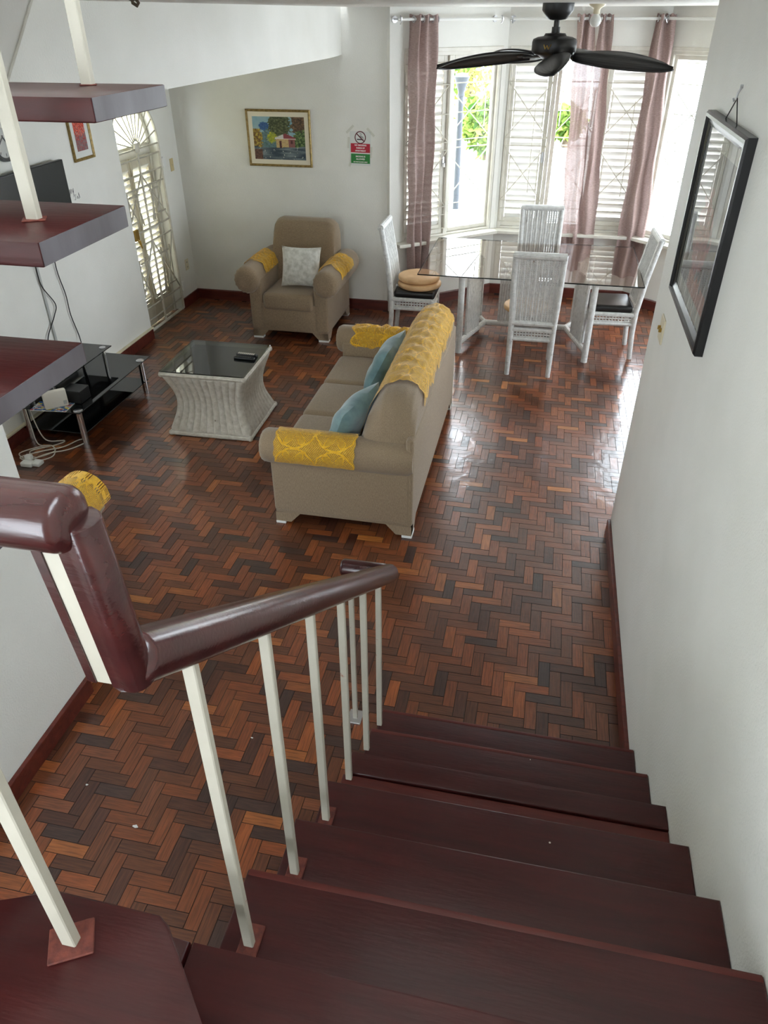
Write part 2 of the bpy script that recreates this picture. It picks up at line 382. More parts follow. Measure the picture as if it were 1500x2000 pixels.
def mesh_of(bm, mat, name, smooth=False):
    bmesh.ops.recalc_face_normals(bm, faces=bm.faces)
    me = bpy.data.meshes.new(name); bm.to_mesh(me); bm.free(); me.materials.append(M[mat])
    if smooth: me.polygons.foreach_set('use_smooth', [True]*len(me.polygons))
    return me
def text_mesh(name, s, size, mat, parent, mtx):
    cu = bpy.data.curves.new(name, 'FONT'); cu.body = s; cu.size = size; cu.align_x = 'CENTER'; cu.align_y = 'CENTER'; cu.extrude = .0006; cu.offset = .0006
    t = bpy.data.objects.new(name, cu); COL.objects.link(t)
    dg = bpy.context.evaluated_depsgraph_get(); me = bpy.data.meshes.new_from_object(t.evaluated_get(dg)); bpy.data.objects.remove(t)
    me.transform(mtx); me.materials.clear(); me.materials.append(M[mat])
    o = bpy.data.objects.new(name, me); COL.objects.link(o); o.parent = parent; return o

# ================================================================ ROOM SHELL
CEIL = 2.795
XL, XR, YB = -3.80, 3.40, 7.87
BAY = [(-1.59, 7.83), (-.57, 8.74), (.95, 8.74), (1.97, 7.83)]

# ---- floor: herringbone parquet, every block a piece of wood
def floor():
    root = BM(); box(root, (-4.1, -1.7, -.12), (3.5, 8.95, -.012)); fl = struct('floor', root, 'subfloor')
    w = .0555; n = 3; L = w*n; gap = .0006
    pal = [srgb(c) for c in ((92, 52, 32), (104, 58, 34), (122, 66, 36), (138, 78, 41), (156, 92, 47), (78, 44, 31), (112, 64, 40), (128, 68, 36), (176, 110, 54), (64, 43, 37), (140, 76, 38))]
    wt = [16, 14, 12, 8, 3, 13, 13, 10, 1.2, 5, 6]
    blocks = []
    i0, i1 = int(-4.0/w)-4, int(1.9/w)+4; j0, j1 = int(1.0/w)-4, int(8.8/w)+4
    rnd = random.Random(3)
    for i in range(i0, i1):
        for j in range(j0, j1):
            d = (i+j) % (2*n)
            if d == 0: blocks.append((i*w+L/2, j*w+w/2, 0))
            elif d == n: blocks.append((i*w+w/2, j*w+L/2, 1))     # column i, cells j..j+n-1 have d = n..2n-1
    def inside(x, y):
        if x < XL-.02 and not (y > 6.5): return False
        if y > YB-.01:
            if x < -1.6 or x > 1.98: return False
            if y > 8.74: return False
            if y > 7.83+(x+1.59)*.892+.03 or y > 7.83+(1.97-x)*.892+.03: return False
        if y < 1.0: return False
        if x > .68 and y < 4.0: return False
        if x < -2.0 and y < 1.1: return False
        return True
    blocks = [b for b in blocks if inside(b[0], b[1])]
    def seen(b):
        x, y, _ = b
        if x > .55 and y < 4.1: return 1e9
        if x < -1.9 and y < 2.2: return 1e9
        if -2.95 < x < -1.9 and y < 2.9: return 1e9
        if -.5 < x and y < 2.15: return 1e9
        if -1.5 < x < -.55 and 3.7 < y < 5.6: return 1e9
        if x < -.5 and y < .9: return 1e9
        return (x*x+y*y+7.5)
    blocks.sort(key=seen)
    def colour(): 
        c = rnd.choices(pal, wt)[0]; k = rnd.uniform(.82, 1.12); return (c[0]*k, c[1]*k, c[2]*k, 1)
    def add(bm, x, y, ori, cl, uvl, c, local=False):
        hx, hy = ((L, w) if ori == 0 else (w, L)); hx = hx/2-gap; hy = hy/2-gap; ch = .0007
        tx, ty, dz = rnd.uniform(-.004, .004), rnd.uniform(-.004, .004), rnd.uniform(-.0004, .0004)
        ox, oy = (0, 0) if local else (x, y)
        top = [(-hx+ch, -hy+ch), (hx-ch, -hy+ch), (hx-ch, hy-ch), (-hx+ch, hy-ch)]; mid = [(-hx, -hy), (hx, -hy), (hx, hy), (-hx, hy)]
        tv = [bm.verts.new((ox+a, oy+b, dz+a*tx+b*ty)) for a, b in top]
        mv = [bm.verts.new((ox+a, oy+b, dz-.0012+a*tx+b*ty)) for a, b in mid]
        bv = [bm.verts.new((ox+a, oy+b, -.013)) for a, b in mid]
        fs = [bm.faces.new(tv)]
        for A, B in ((mv, tv), (bv, mv)):
            for k in range(4): fs.append(bm.faces.new((A[k], A[(k+1) % 4], B[(k+1) % 4], B[k])))
        for f in fs[1:]: f.material_index = 1
        ou, ov = rnd.uniform(0, 9), rnd.uniform(0, 9)
        for f in fs:
            for lp in f.loops:
                a, b = lp.vert.co.x-ox, lp.vert.co.y-oy
                if ori: a, b = b, a
                lp[uvl].uv = (a+ou, b+ov); lp[cl] = c
    near, rest = blocks[:300], blocks[300:]
    variants = {0: [], 1: []}
    for ori in (0, 1):
        for k in range(22):
            bm = BM(); cl = bm.loops.layers.float_color.new('tint'); uvl = bm.loops.layers.uv.verify()
            add(bm, 0, 0, ori, cl, uvl, colour(), True); me = mesh_of(bm, 'parquet', 'parquet_block'); me.materials.append(M['subfloor']); variants[ori].append(me)
    for (x, y, ori) in near: share('parquet_block', rnd.choice(variants[ori]), fl, (x, y, 0))
    bm = BM(); cl = bm.loops.layers.float_color.new('tint'); uvl = bm.loops.layers.uv.verify()
    for (x, y, ori) in rest: add(bm, x, y, ori, cl, uvl, colour())
    o = obj('parquet_blocks', bm, ['parquet', 'subfloor'], fl, fix=False); o['kind'] = 'stuff'
    # plain boards where the camera never sees the pattern (under the stairs, round the corner)
    bm = BM(); box(bm, (.74, 4.0, -.012), (3.4, 7.87, -.0035)); box(bm, (-2.0, -1.6, -.012), (.62, 1.0, -.0035)); box(bm, (-3.8, 1.0, -.012), (-2.0, 1.15, -.0035))
    struct('floor_edge', bm, 'subfloor')
floor()

# ---- walls
bm = BM(); box(bm, (-4.05, 7.87, 0), (-1.59, 8.02, 5.4)); struct('wall_back', bm, 'wall')
# left wall, thicker up to the gate reveal, arched opening
def left_wall():
    bm = BM(); box(bm, (-3.98, 3.25, 0), (XL, 6.56, 2.8)); box(bm, (-3.98, 1.0, 0), (XL, 2.25, 2.8)); box(bm, (-3.98, 2.25, 0), (XL, 3.25, 1.05)); box(bm, (-3.98, 2.25, 2.05), (XL, 3.25, 2.8)); struct('wall_left', bm, 'wall')
    yc, zc, r = 7.0, 1.69, .45
    bm = BM()
    box(bm, (-4.02, 6.50, 0), (-3.875, yc-r, 2.8)); box(bm, (-4.02, yc+r, 0), (-3.875, 7.9, 2.8))
    N = 20
    arc = [(yc-r*math.cos(PI*k/N), zc+r*math.sin(PI*k/N)) for k in range(N+1)]
    for k in range(N):
        (ya, za), (yb, zb) = arc[k], arc[k+1]
        prism(bm, [(ya, za), (yb, zb), (yb, 2.8), (ya, 2.8)], -4.02, -3.875, 0, MX)
    box(bm, (-4.02, yc-r, -.01), (-3.875, yc-r+.001, zc)); 
    struct('wall_left_gate', bm, 'wall')
left_wall()
bm = BM(); box(bm, (.618, -1.7, 0), (.74, 4.024, 3.2)); box(bm, (.618, -1.7, 4.8), (.74, 2.1, 5.4)); box(bm, (.618, -1.7, 3.2), (.74, -.75, 4.8)); box(bm, (.618, 1.15, 3.2), (.74, 2.1, 4.8)); box(bm, (.618, -.75, 3.2), (.74, 1.15, 3.4)); struct('wall_right', bm, 'wall')
bm = BM(); box(bm, (.74, 3.90, 0), (3.5, 4.02, CEIL)); struct('wall_front', bm, 'wall')
bm = BM(); box(bm, (1.97, 7.83, 0), (3.5, 7.98, CEIL)); struct('wall_back_right', bm, 'wall')
bm = BM(); box(bm, (3.4, 4.0, 0), (3.55, 5.2, CEIL)); box(bm, (3.4, 7.2, 0), (3.55, 7.9, CEIL)); box(bm, (3.4, 5.2, 0), (3.55, 7.2, .9)); box(bm, (3.4, 5.2, 2.3), (3.55, 7.2, CEIL)); struct('wall_side', bm, 'wall')
bm = BM(); box(bm, (-2.05, -1.7, 0), (-1.93, 2.13, 5.4)); struct('wall_near_left', bm, 'wall')
bm = BM(); box(bm, (-3.98, 1.0, 0), (-2.05, 1.12, 2.8)); struct('wall_near', bm, 'wall')
bm = BM()
box(bm, (-.7, -1.72, 0), (.74, -1.6, 3.2)); box(bm, (-2.05, -1.72, 0), (-1.9, -1.6, 3.2)); box(bm, (-1.9, -1.72, 0), (-.7, -1.6, 1.1)); box(bm, (-1.9, -1.72, 3.0), (-.7, -1.6, 3.2)); box(bm, (-2.05, -1.72, 3.2), (.74, -1.6, 5.4))
struct('wall_stairwell', bm, 'wall')
bm = BM(); box(bm, (-2.05, 2.0, 2.98), (.74, 2.1, 5.4)); struct('wall_upstairs', bm, 'wall')
bm = BM(); box(bm, (-2.05, -1.72, 5.4), (.74, 2.1, 5.5)); struct('ceiling_stairwell', bm, 'ceiling')
bm = BM(); box(bm, (-2.0, 2.0, CEIL), (3.5, 8.9, 2.98)); box(bm, (.74, 2.0, CEIL), (3.5, 4.0, 2.98)); struct('ceiling', bm, 'ceiling')
# dropped bulkhead over the television side, its right face seen, rounded against the back wall
bm = BM()
prism(bm, [(-4.0, 1.0), (-2.05, 1.0), (-2.05, 2.13), (-2.0, 2.13), (-2.0, 7.10), (-2.003, 7.22), (-2.012, 7.38), (-2.03, 7.60), (-2.062, 7.88), (-4.0, 7.88)], 2.425, 2.98)
struct('ceiling_bulkhead', bm, 'wall', smooth=False)
# sloping plaster wing beside the upper flight
bm = BM(); prism(bm, [(2.13, 2.02), (2.30, 2.10), (2.567, 2.416), (2.679, 2.56), (2.93, 2.80), (2.13, 2.80)], -2.0, -1.93, 0, MX); struct('wall_wing', bm, 'ceiling')
bm = BM(); tube(bm, [(-1.928, 2.567, 2.416), (-1.928, 2.679, 2.56), (-1.928, 2.93, 2.795)], .006, 6); struct('trim_2', bm, 'white')

def seg_frame(A, B):
    A = Vector((A[0], A[1], 0)); B = Vector((B[0], B[1], 0)); return A, math.atan2(B.y-A.y, B.x-A.x), (B-A).length
SILL, HEAD = .735, 2.445
for nm, k, pl, pr_ in (('wall_bay_left', 0, .155, .055), ('wall_bay_centre', 1, .03, .03), ('wall_bay_right', 2, .06, .10)):
    A, ang, Ls = seg_frame(BAY[k], BAY[k+1]); bm = BM(); ex = .06
    box(bm, (-ex if k else 0, 0, 0), (Ls+ex, .15, SILL-.03)); box(bm, (-ex if k else 0, 0, HEAD), (Ls+ex, .15, 3.0))
    box(bm, (-ex if k else 0, 0, SILL-.03), (pl, .15, HEAD)); box(bm, (Ls-pr_, 0, SILL-.03), (Ls+ex, .15, HEAD))
    struct(nm, bm, 'wall', loc=A, rotz=ang)

# ---- skirting boards
def board(name, p0, p1, h=.11, t=.018, side=1):
    A, ang, Ls = seg_frame(p0, p1); bm = BM(); y0, y1 = ((-t, 0) if side > 0 else (0, t))
    prism(bm, [(y0, 0), (y1, 0), (y1, h), (y0+t*.35, h), (y0, h-t*.5)] if side > 0 else [(y0, 0), (y1, 0), (y1, h-t*.5), (y1-t*.35, h), (y0, h)], 0, Ls, 0, MX)
    struct(name, bm, 'base', loc=A, rotz=ang)
board('baseboard_back', (-3.875, 7.87), (-1.59, 7.87)); board('baseboard_left', (XL, 1.12), (XL, 6.56), side=-1) if False else None
bm = BM(); prism(bm, [(1.12, 0), (6.56, 0), (6.56, .11), (1.12, .11)], XL, XL+.022, .004, MX); struct('baseboard_left', bm, 'base')
bm = BM(); prism(bm, [(1.12, .11), (6.56, .11), (6.56, .122), (1.12, .122)], XL, XL+.03, 0, MX); struct('trim_1', bm, 'ivory')
bm = BM(); prism(bm, [(7.46, 0), (7.87, 0), (7.87, .11), (7.46, .11)], -3.875, -3.855, .004, MX); struct('baseboard_left_end', bm, 'base')
for k, nm in enumerate(('baseboard_bay_left', 'baseboard_bay_centre', 'baseboard_bay_right')): board(nm, BAY[k], BAY[k+1])
board('baseboard_back_right', (1.97, 7.83), (3.4, 7.83))
bm = BM(); prism(bm, [(2.16, 0), (4.024, 0), (4.024, .085), (4.01, .10), (2.16, .10)], .598, .618, .003, MX); struct('baseboard_right', bm, 'base')
bm = BM(); prism(bm, [(0, 0), (2.13, 0), (2.13, .10), (0, .10)], -1.93, -1.908, .003, MX); struct('baseboard_near_left', bm, 'base')

# ================================================================ BAY WINDOWS
slat_bm = BM(); box(slat_bm, (-.5, -.038, -.003), (.5, .038, .003), 0); slat_me = mesh_of(slat_bm, 'slat', 'slat')
def shutter(win, x0, x1, z0, z1, y=.05, n=23, tilt=1.12, handle=None):
    f = .045; bm = BM()
    box(bm, (x0, y-.02, z0), (x0+f, y+.02, z1), .003, 1); box(bm, (x1-f, y-.02, z0), (x1, y+.02, z1), .003, 1)
    box(bm, (x0+f, y-.02, z0), (x1-f, y+.02, z0+.09), .003, 1); box(bm, (x0+f, y-.02, z1-.11), (x1-f, y+.02, z1), .003, 1)
    s = obj('shutter', bm, 'white', win)
    za, zb = z0+.10, z1-.125
    for k in range(n):
        share('slat', slat_me, s, ((x0+x1)/2, y, za+(zb-za)*k/(n-1)), (-tilt, 0, 0), (x1-x0-2*f-.004, 1, 1))
    bm = BM(); cyl(bm, (x0+f+(x1-x0-2*f)*.7, y-.04, z0+.35), (x0+f+(x1-x0-2*f)*.7, y-.04, z1-.4), .005, n=6); obj('tilt_rod', bm, 'white', s)
    if handle:
        bm = BM(); box(bm, (handle-.012, y-.035, 1.42), (handle+.012, y-.02, 1.52), .003); box(bm, (handle-.006, y-.055, 1.42), (handle+.006, y-.035, 1.46), .002); obj('handle', bm, 'steel', s)
def pane(win, x0, x1, z0, z1, y=.06):
    f = .04; bm = BM()
    box(bm, (x0, y-.02, z0), (x0+f, y+.02, z1), .003, 1); box(bm, (x1-f, y-.02, z0), (x1, y+.02, z1), .003, 1)
    box(bm, (x0+f, y-.02, z0), (x1-f, y+.02, z0+f), .003, 1); box(bm, (x0+f, y-.02, z1-f), (x1-f, y+.02, z1), .003, 1)
    s = obj('sash', bm, 'white', win)
    bm = BM(); box(bm, (x0+f-.004, y-.002, z0+f-.004), (x1-f+.004, y+.002, z1-f+.004)); obj('glass_pane', bm, 'glass', s)
def grille(win, x0, x1, z0, z1, y=-.005):
    """security bars: pairs of rails with crossed diagonals and short stubs between"""
    g = bpy.data.objects.new('grille', None); COL.objects.link(g); g.parent = win
    def bar(*pts):
        bm = BM(); tube(bm, [(x0+(x1-x0)*a, y, z0+(z1-z0)*b) for a, b in pts], .0055, 6); obj('bar', bm, 'iron', g)
    for b in (.03, .115, .165, .50, .545, .70, .755, .97): bar((0, b), (1, b)) if b not in (.545, .755) else None
    for lo, hi in ((.165, .50), (.545, .86)):
        m = (lo+hi)/2; h = (hi-lo)/2
        bar((0, lo), (.88, m+h*.75)); bar((1, lo), (.12, m+h*.75)); bar((0, hi), (.12, m+h*.75)); bar((1, hi), (.88, m+h*.75))
        bar((.16, m-h*.6), (.16, m+h*.7)); bar((.84, m-h*.6), (.84, m+h*.7))
    bar((0, .545), (1, .545)); bar((0, .86), (1, .86))
    bar((0, .03), (0, .97)) ; bar((1, .03), (1, .97))
    return g
def window(num, k, layout, x0, x1, sx0, sx1):
    A, ang, Ls = seg_frame(BAY[k], BAY[k+1]); w = sthing('window_%d' % num, A, ang)
    f = .035; bm = BM()
    box(bm, (x0, .005, SILL), (x0+f, .12, HEAD), .004, 1); box(bm, (x1-f, .005, SILL), (x1, .12, HEAD), .004, 1)
    box(bm, (x0+f, .005, HEAD-f), (x1-f, .12, HEAD), .004, 1); box(bm, (x0+f, .005, SILL), (x1-f, .12, SILL+.02), .004, 1)
    prev = None
    for (kind, a, b) in layout[1:]: box(bm, (a-.022, .005, SILL+.02), (a+.022, .12, HEAD-f), .004, 1)
    obj('frame', bm, 'white', w)
    bm = BM(); box(bm, (x0, -.012, HEAD-.004), (x1, .0, HEAD+.03), .004, 1); obj('head_trim', bm, 'white', w)
    bm = BM(); prism(bm, [(sx0, 0.), (sx1, 0.), (sx1+(.05 if sx1 > Ls-.01 else 0)*-1, -.13), (sx0+(.05 if sx0 < .01 else 0), -.13)], SILL-.035, SILL, .006)
    box(bm, (x0, -.002, SILL-.035), (x1, .14, SILL)); obj('sill', bm, 'white', w)
    for (kind, a, b) in layout:
        a2, b2 = a+.024, b-.024
        if kind == 'louvre': shutter(w, a2, b2, SILL+.022, HEAD-f, handle=(b2-.022 if num == 2 and a < .3 else a2+.022 if num == 2 else b2-.02)); grille(w, a2-.01, b2+.01, SILL+.03, HEAD-.05, -.002)
        else:
            pane(w, a2, b2, SILL+.022, HEAD-f)
            grille(w, a2-.01, b2+.01, SILL+.03, HEAD-.05, .095)
    return w
window(1, 0, [('louvre', .155, .70), ('clear', .70, 1.312)], .155, 1.312, .05, 1.367)
window(2, 1, [('louvre', .03, .50), ('clear', .50, 1.0), ('louvre', 1.0, 1.49)], .03, 1.49, 0., 1.52)
window(3, 2, [('clear', .06, .66), ('clear', .66, 1.267)], .06, 1.267, 0., 1.30)
# unseen side window round the corner, added to brighten the room
w4 = sthing('window_4', (3.42, 0, 0)); bm = BM()
for y in (5.2, 6.17, 7.14): box(bm, (0, y, .9), (.1, y+.06, 2.3))
box(bm, (0, 5.26, .9), (.1, 7.14, .96)); box(bm, (0, 5.26, 2.24), (.1, 7.14, 2.3)); obj('frame', bm, 'white', w4)
bm = BM(); box(bm, (.05, 5.25, .95), (.054, 7.15, 2.25)); obj('glass_pane', bm, 'glass', w4)
w6 = sthing('window_5', (.66, 0, 0)); bm = BM()  # unseen upstairs window, added to bring daylight into the stairwell
for y in (-.75, .17, 1.09): box(bm, (-.04, y, 3.4), (.04, y+.06, 4.8))
box(bm, (-.04, -.69, 3.4), (.04, 1.09, 3.46)); box(bm, (-.04, -.69, 4.74), (.04, 1.09, 4.8)); obj('frame', bm, 'white', w6)
bm = BM(); box(bm, (-.002, -.7, 3.45), (.002, 1.10, 4.75)); obj('glass_pane', bm, 'glass', w6)
w8_ = sthing('window_6', (0, -1.66, 0)); bm = BM()  # unseen window behind the camera, added to light the sofa side
for x in (-1.9, -1.33, -.76): box(bm, (x, -.03, 1.1), (x+.06, .03, 3.0))
box(bm, (-1.84, -.03, 1.1), (-.76, .03, 1.16)); box(bm, (-1.84, -.03, 2.94), (-.76, .03, 3.0)); obj('frame', bm, 'white', w8_)
bm = BM(); box(bm, (-1.85, -.002, 1.15), (-.75, .002, 2.95)); obj('glass_pane', bm, 'glass', w8_)
w7 = sthing('window_7', (-3.9, 0, 0)); bm = BM()  # unseen left window, added to brighten the lower stair wall
for y in (2.25, 2.72, 3.19): box(bm, (-.04, y, 1.05), (.04, y+.06, 2.05))
box(bm, (-.04, 2.31, 1.05), (.04, 3.19, 1.11)); box(bm, (-.04, 2.31, 1.99), (.04, 3.19, 2.05)); obj('frame', bm, 'white', w7)
bm = BM(); box(bm, (-.002, 2.3, 1.1), (.002, 3.2, 2.0)); obj('glass_pane', bm, 'glass', w7)
# ---- curtain rods and curtains
def rod(k, s0, s1, off, lab):
    A, ang, Ls = seg_frame(BAY[k], BAY[k+1]); t = thing('curtain_rod', lab, 'curtain rod', A, ang, 'curtain rods over the bay windows')
    bm = BM(); capsule(bm, (s0, -off, 2.70), (s1, -off, 2.70), .013, 10, 1.); obj('rod', bm, 'plastic_white', t, True)
    for s in (s0+.015, s1-.02):
        bm = BM(); cyl(bm, (s, 0, 2.70), (s, -off-.02, 2.70), .008, n=8); cyl(bm, (s, 0, 2.70), (s, -.012, 2.70), .028, n=14); tube(bm, [(s, -off, 2.665), (s, -off-.02, 2.685), (s, -off-.02, 2.715), (s, -off, 2.725)], .006, 6); obj('bracket', bm, 'steel', t, True)
rod(0, .03, 1.20, .11, 'white curtain rod over the window beside the no smoking sign')
rod(1, .02, 1.46, .11, 'long white curtain rod across the centre of the bay behind the fan')
rod(2, .02, 1.25, .11, 'white curtain rod running from the right curtain to the stair wall')
def curtain_obj(k, s0, s1, b0, b1, z0, folds, lab, seed):
    A, ang, Ls = seg_frame(BAY[k], BAY[k+1]); t = thing('curtain', lab, 'curtain', A, ang, 'mauve curtains in the bay')
    rn = random.Random(seed); ph = [rn.uniform(0, 6) for _ in range(6)]
    def f(u, v):
        zt = 2.735; z = zt+(z0-zt)*v
        s = (s0+(b0-s0)*v)+((s1+(b1-s1)*v)-(s0+(b0-s0)*v))*u
        s += .008*math.sin(7*v*3+ph[0]+u*5)
        wv = math.sin(u*folds*2*PI+ph[1]*.3+.6*math.sin(3*v+ph[2]))
        amp = .042*(1-.25*v)+.012*math.sin(4*u+5*v+ph[3])
        y = -.11+amp*wv+.018*v*math.sin(3*u*PI+ph[4])
        if v < .02: z += .006*math.sin(u*folds*2*PI*2)
        return Vector((s, y, z))
    bm = BM(); grid(bm, f, int(folds*18), 44, 1, 1); obj('cloth', bm, 'curtain', t, True, fix=False)
    nr = max(2, int(round(folds*2)))
    for q in range(nr):
        u = (q+.5)/nr; s = s0+(s1-s0)*u; bm = BM()
        pts = [(s, -.11+.024*math.cos(a), 2.70+.024*math.sin(a)) for a in [2*PI*j/14 for j in range(14)]]
        tube(bm, pts, .005, 6, closed=True); obj('eyelet', bm, 'steel', t, True)
curtain_obj(0, .16, .47, .17, .44, .22, 3, 'mauve curtain left of the fan, over the shutter beside the no smoking sign', 1)
curtain_obj(1, .645, .82, .76, .98, .34, 2, 'mauve curtain behind the fan hub, left one of the centre pair', 2)
curtain_obj(1, .85, .975, .93, 1.135, .34, 1.5, 'narrow mauve curtain right of the hanging bulb, beside the centre shutter', 3)
curtain_obj(1, 1.365, 1.565-.02, 1.35, 1.66, .30, 2, 'mauve curtain nearest the black picture, at the end of the centre rod', 4)

# ================================================================ ARCHED GATE AND LOUVRE DOOR
def gate():
    yc, zc, r, X = 7.0, 1.69, .44, -3.862
    g = thing('security_gate', 'arched white iron security gate with fan shaped top in the left wall', 'gate', (X, yc, 0))
    def bar(pts, rr=.0085, mat='gate_iron_shaded', n=6):
        bm = BM(); tube(bm, [(0, a, b) for a, b in pts], rr, n); return obj('bar', bm, mat, g)
    bm = BM(); arc = [(0, -r*math.cos(PI*k/24), zc+r*math.sin(PI*k/24)) for k in range(25)]
    tube(bm, [(0, -r, .03)]+arc+[(0, r, .03)], .014, 8); tube(bm, [(0, -r, .03), (0, r, .03)], .014, 8); tube(bm, [(0, 0, .03), (0, 0, zc)], .012, 8)
    obj('frame', bm, 'iron', g, True)
    bm = BM(); tube(bm, [(0, -.075*math.cos(PI*k/12), zc+.075*math.sin(PI*k/12)) for k in range(13)], .008, 6); box(bm, (-.012, -.04, zc-.03), (.012, .04, zc+.05), .004); obj('hub', bm, 'iron', g, True)
    for k in range(1, 12):
        a = PI*k/12; bar([(-.075*math.cos(a), zc+.075*math.sin(a)), (-(r-.01)*math.cos(a), zc+(r-.01)*math.sin(a))], .006)
    for z in (zc, 1.61, 1.47, 1.36, .98, .86, .14, .26): bar([(-r, z), (r, z)])
    for sgn in (-1, 1):
        for (lo, hi) in ((.98, 1.47), (.26, .86)):
            m = (lo+hi)/2
            bar([(0, hi), (sgn*r, lo)]); bar([(sgn*.2, hi-.12), (sgn*.10, lo+.05)]) ; bar([(sgn*r, hi), (sgn*.2, lo+.1)])
            bar([(sgn*.1, hi-.16), (sgn*.3, hi-.16)]); bar([(sgn*.2, lo+.1), (sgn*.38, lo+.1)]); bar([(sgn*.14, lo+.05), (sgn*.14, hi-.1)]); bar([(sgn*.33, lo+.12), (sgn*.33, hi-.12)])
    for z in (1.51, .26):
        bm = BM(); box(bm, (-.015, r+.005, z-.04), (.02, r+.075, z+.04), .004); cyl(bm, (.018, r+.02, z-.05), (.018, r+.02, z+.05), .009, n=8); obj('hinge', bm, 'plastic_white', g)
    bm = BM(); box(bm, (0, -.36, .93), (.03, -.28, 1.03), .006); tube(bm, [(.03, -.33, .95), (.05, -.33, .90), (.045, -.30, .86), (.03, -.29, .93)], .007, 6); obj('padlock', bm, 'bronze' if 'bronze' in M else 'brass', g)
    # louvre door behind it
    d = sthing('door_1', (-3.985, yc, 0)); f = .042
    bm = BM()
    box(bm, (-.02, -.46, 1.60), (.02, .46, 1.70), .003, 1)
    for k in range(12):
        a0, a1 = PI*k/12, PI*(k+1)/12
        prism(bm, [(-.45*math.cos(a0), zc+.45*math.sin(a0)), (-.45*math.cos(a1), zc+.45*math.sin(a1)), (-.40*math.cos(a1), zc+.40*math.sin(a1)), (-.40*math.cos(a0), zc+.40*math.sin(a0))], -.03, .03, 0, MX)
    box(bm, (-.03, -.46, 0), (.03, -.41, 1.6)); box(bm, (-.03, .41, 0), (.03, .46, 1.6)); obj('frame', bm, 'white', d)
    bm = BM(); prism(bm, [(-.41*math.cos(PI*k/16), zc+.41*math.sin(PI*k/16)) for k in range(17)], -.003, .003, 0, MX); obj('glass_pane', bm, 'glass', d)
    for (a, b) in ((-.41, -.005), (.005, .41)):
        bm = BM(); box(bm, (-.02, a, .01), (.02, a+f, 1.6), .003, 1); box(bm, (-.02, b-f, .01), (.02, b, 1.6), .003, 1)
        box(bm, (-.02, a+f, .01), (.02, b-f, .22), .003, 1); box(bm, (-.02, a+f, 1.50), (.02, b-f, 1.6), .003, 1)
        lf = obj('leaf', bm, 'door', d)
        for k in range(22):
            share('slat', slat_me, lf, (0, (a+b)/2, .25+k*.0585), (-.9, 0, PI/2), (b-a-2*f-.004, 1, 1))
gate()

# ================================================================ STAIRCASE
RISE, RUN = .185, .26
st = thing('staircase', 'dark red mahogany open staircase turning beside the grey wall', 'staircase')
def tread(poly, z, th=.055, mat='tread', name='tread', bev=.006):
    bm = BM(); prism(bm, poly, z-th, z, bev); return obj(name, bm, mat, st, True)
lx = [-.465, -.458, -.465, -.475, -.486, -.505]
for k in range(1, 7):
    y1 = 2.152-RUN*(k-1); z = RISE*k; x0 = lx[k-1]
    if k == 3:
        tread([(x0, y1-.088), (.617, y1-.088), (.617, y1), (x0, y1)], z)
        p = tread([(x0-.01, y1-.30), (.617, y1-.30), (.617, y1-.092), (x0-.01, y1-.092)], z-.007, .045, 'plank', 'repair_board'); p['label'] = 'lighter red board let into the third step'
    else: tread([(x0, y1-.31), (.617, y1-.31), (.617, y1), (x0, y1)], z)
tread([(-.485, .05), (.617, -.10), (.617, .590), (-.50, .600)], 1.295)
tread([(-.60, .05), (-.492, .05), (-.507, .600), (-.60, .606)], 1.292, .055, 'tread', 'winder_board')
w8 = tread([(-1.05, .36), (-.80, .515), (-.71, .556), (-.51, .553), (-.488, .54), (-.36, .40), (-.24, .27), (-.12, -.3), (-1.05, -.3)], 1.48, .055)
tread([(-1.92, .16), (-.90, .16), (-.90, .43), (-1.92, .43)], 1.665); tread([(-1.92, .40), (-.86, .40), (-.86, .70), (-1.92, .70)], 1.85)
def upper(y0, y1, z):
    o = tread([(-1.925, y0), (-.85, y0), (-.85, y1), (-1.925, y1)], z, .043, bev=.003)
    bm = BM(); box(bm, (-.850, y0+.003, z-.041), (-.8485, y1-.003, z-.001)); e = obj('end_sheen', bm, 'tread_end', o); e['label'] = 'step end with grey sheen in its colour'  # thin sheet carrying the painted grey sheen
upper(.68, .95, 2.035); upper(.895, 1.204, 2.226); upper(1.149, 1.453, 2.425); upper(1.405, 1.709, 2.622); 
for k, x0 in ((1, -.465), (2, -.458), (6, -.505)):
    y1 = 2.152-RUN*(k-1) if k < 7 else .592; z = RISE*k
    bm = BM(); box(bm, (x0+.004, y1-.015, z-.03), (.614, y1+.0012, z+.0012), .003, 2); n_ = obj('nosing', bm, 'plank', st, True); n_['label'] = 'worn lighter red nosing'
# carriage beam under the lower flight, hidden from above
bm = BM(); prism(bm, [(2.05, .0), (2.10, .10), (.45, 1.235), (.35, 1.235), (.35, 1.0), (1.9, 0)], -.10, .15, 0, MX); obj('carriage', bm, 'tread', st)

rl = thing('stair_railing', 'dark wooden handrail on thin white metal balusters along the stairs', 'railing')
XRr = -.445
def rail(*pts, r=.038): 
    bm = BM(); capsule(bm, pts[0], pts[1], r, 24, .5); return obj('handrail', bm, 'rail', rl, True)
rail((XRr, .575, 2.083), (XRr, 2.19, .935)); rail((XRr-.01, 2.195, .932), (-.625, 2.195, .932), r=.036)
rail((-.97, .535, 2.322), (XRr-.006, .535, 2.322), r=.0365)
rail((-.97, .55, 2.34), (-.97, 1.9, 3.35))
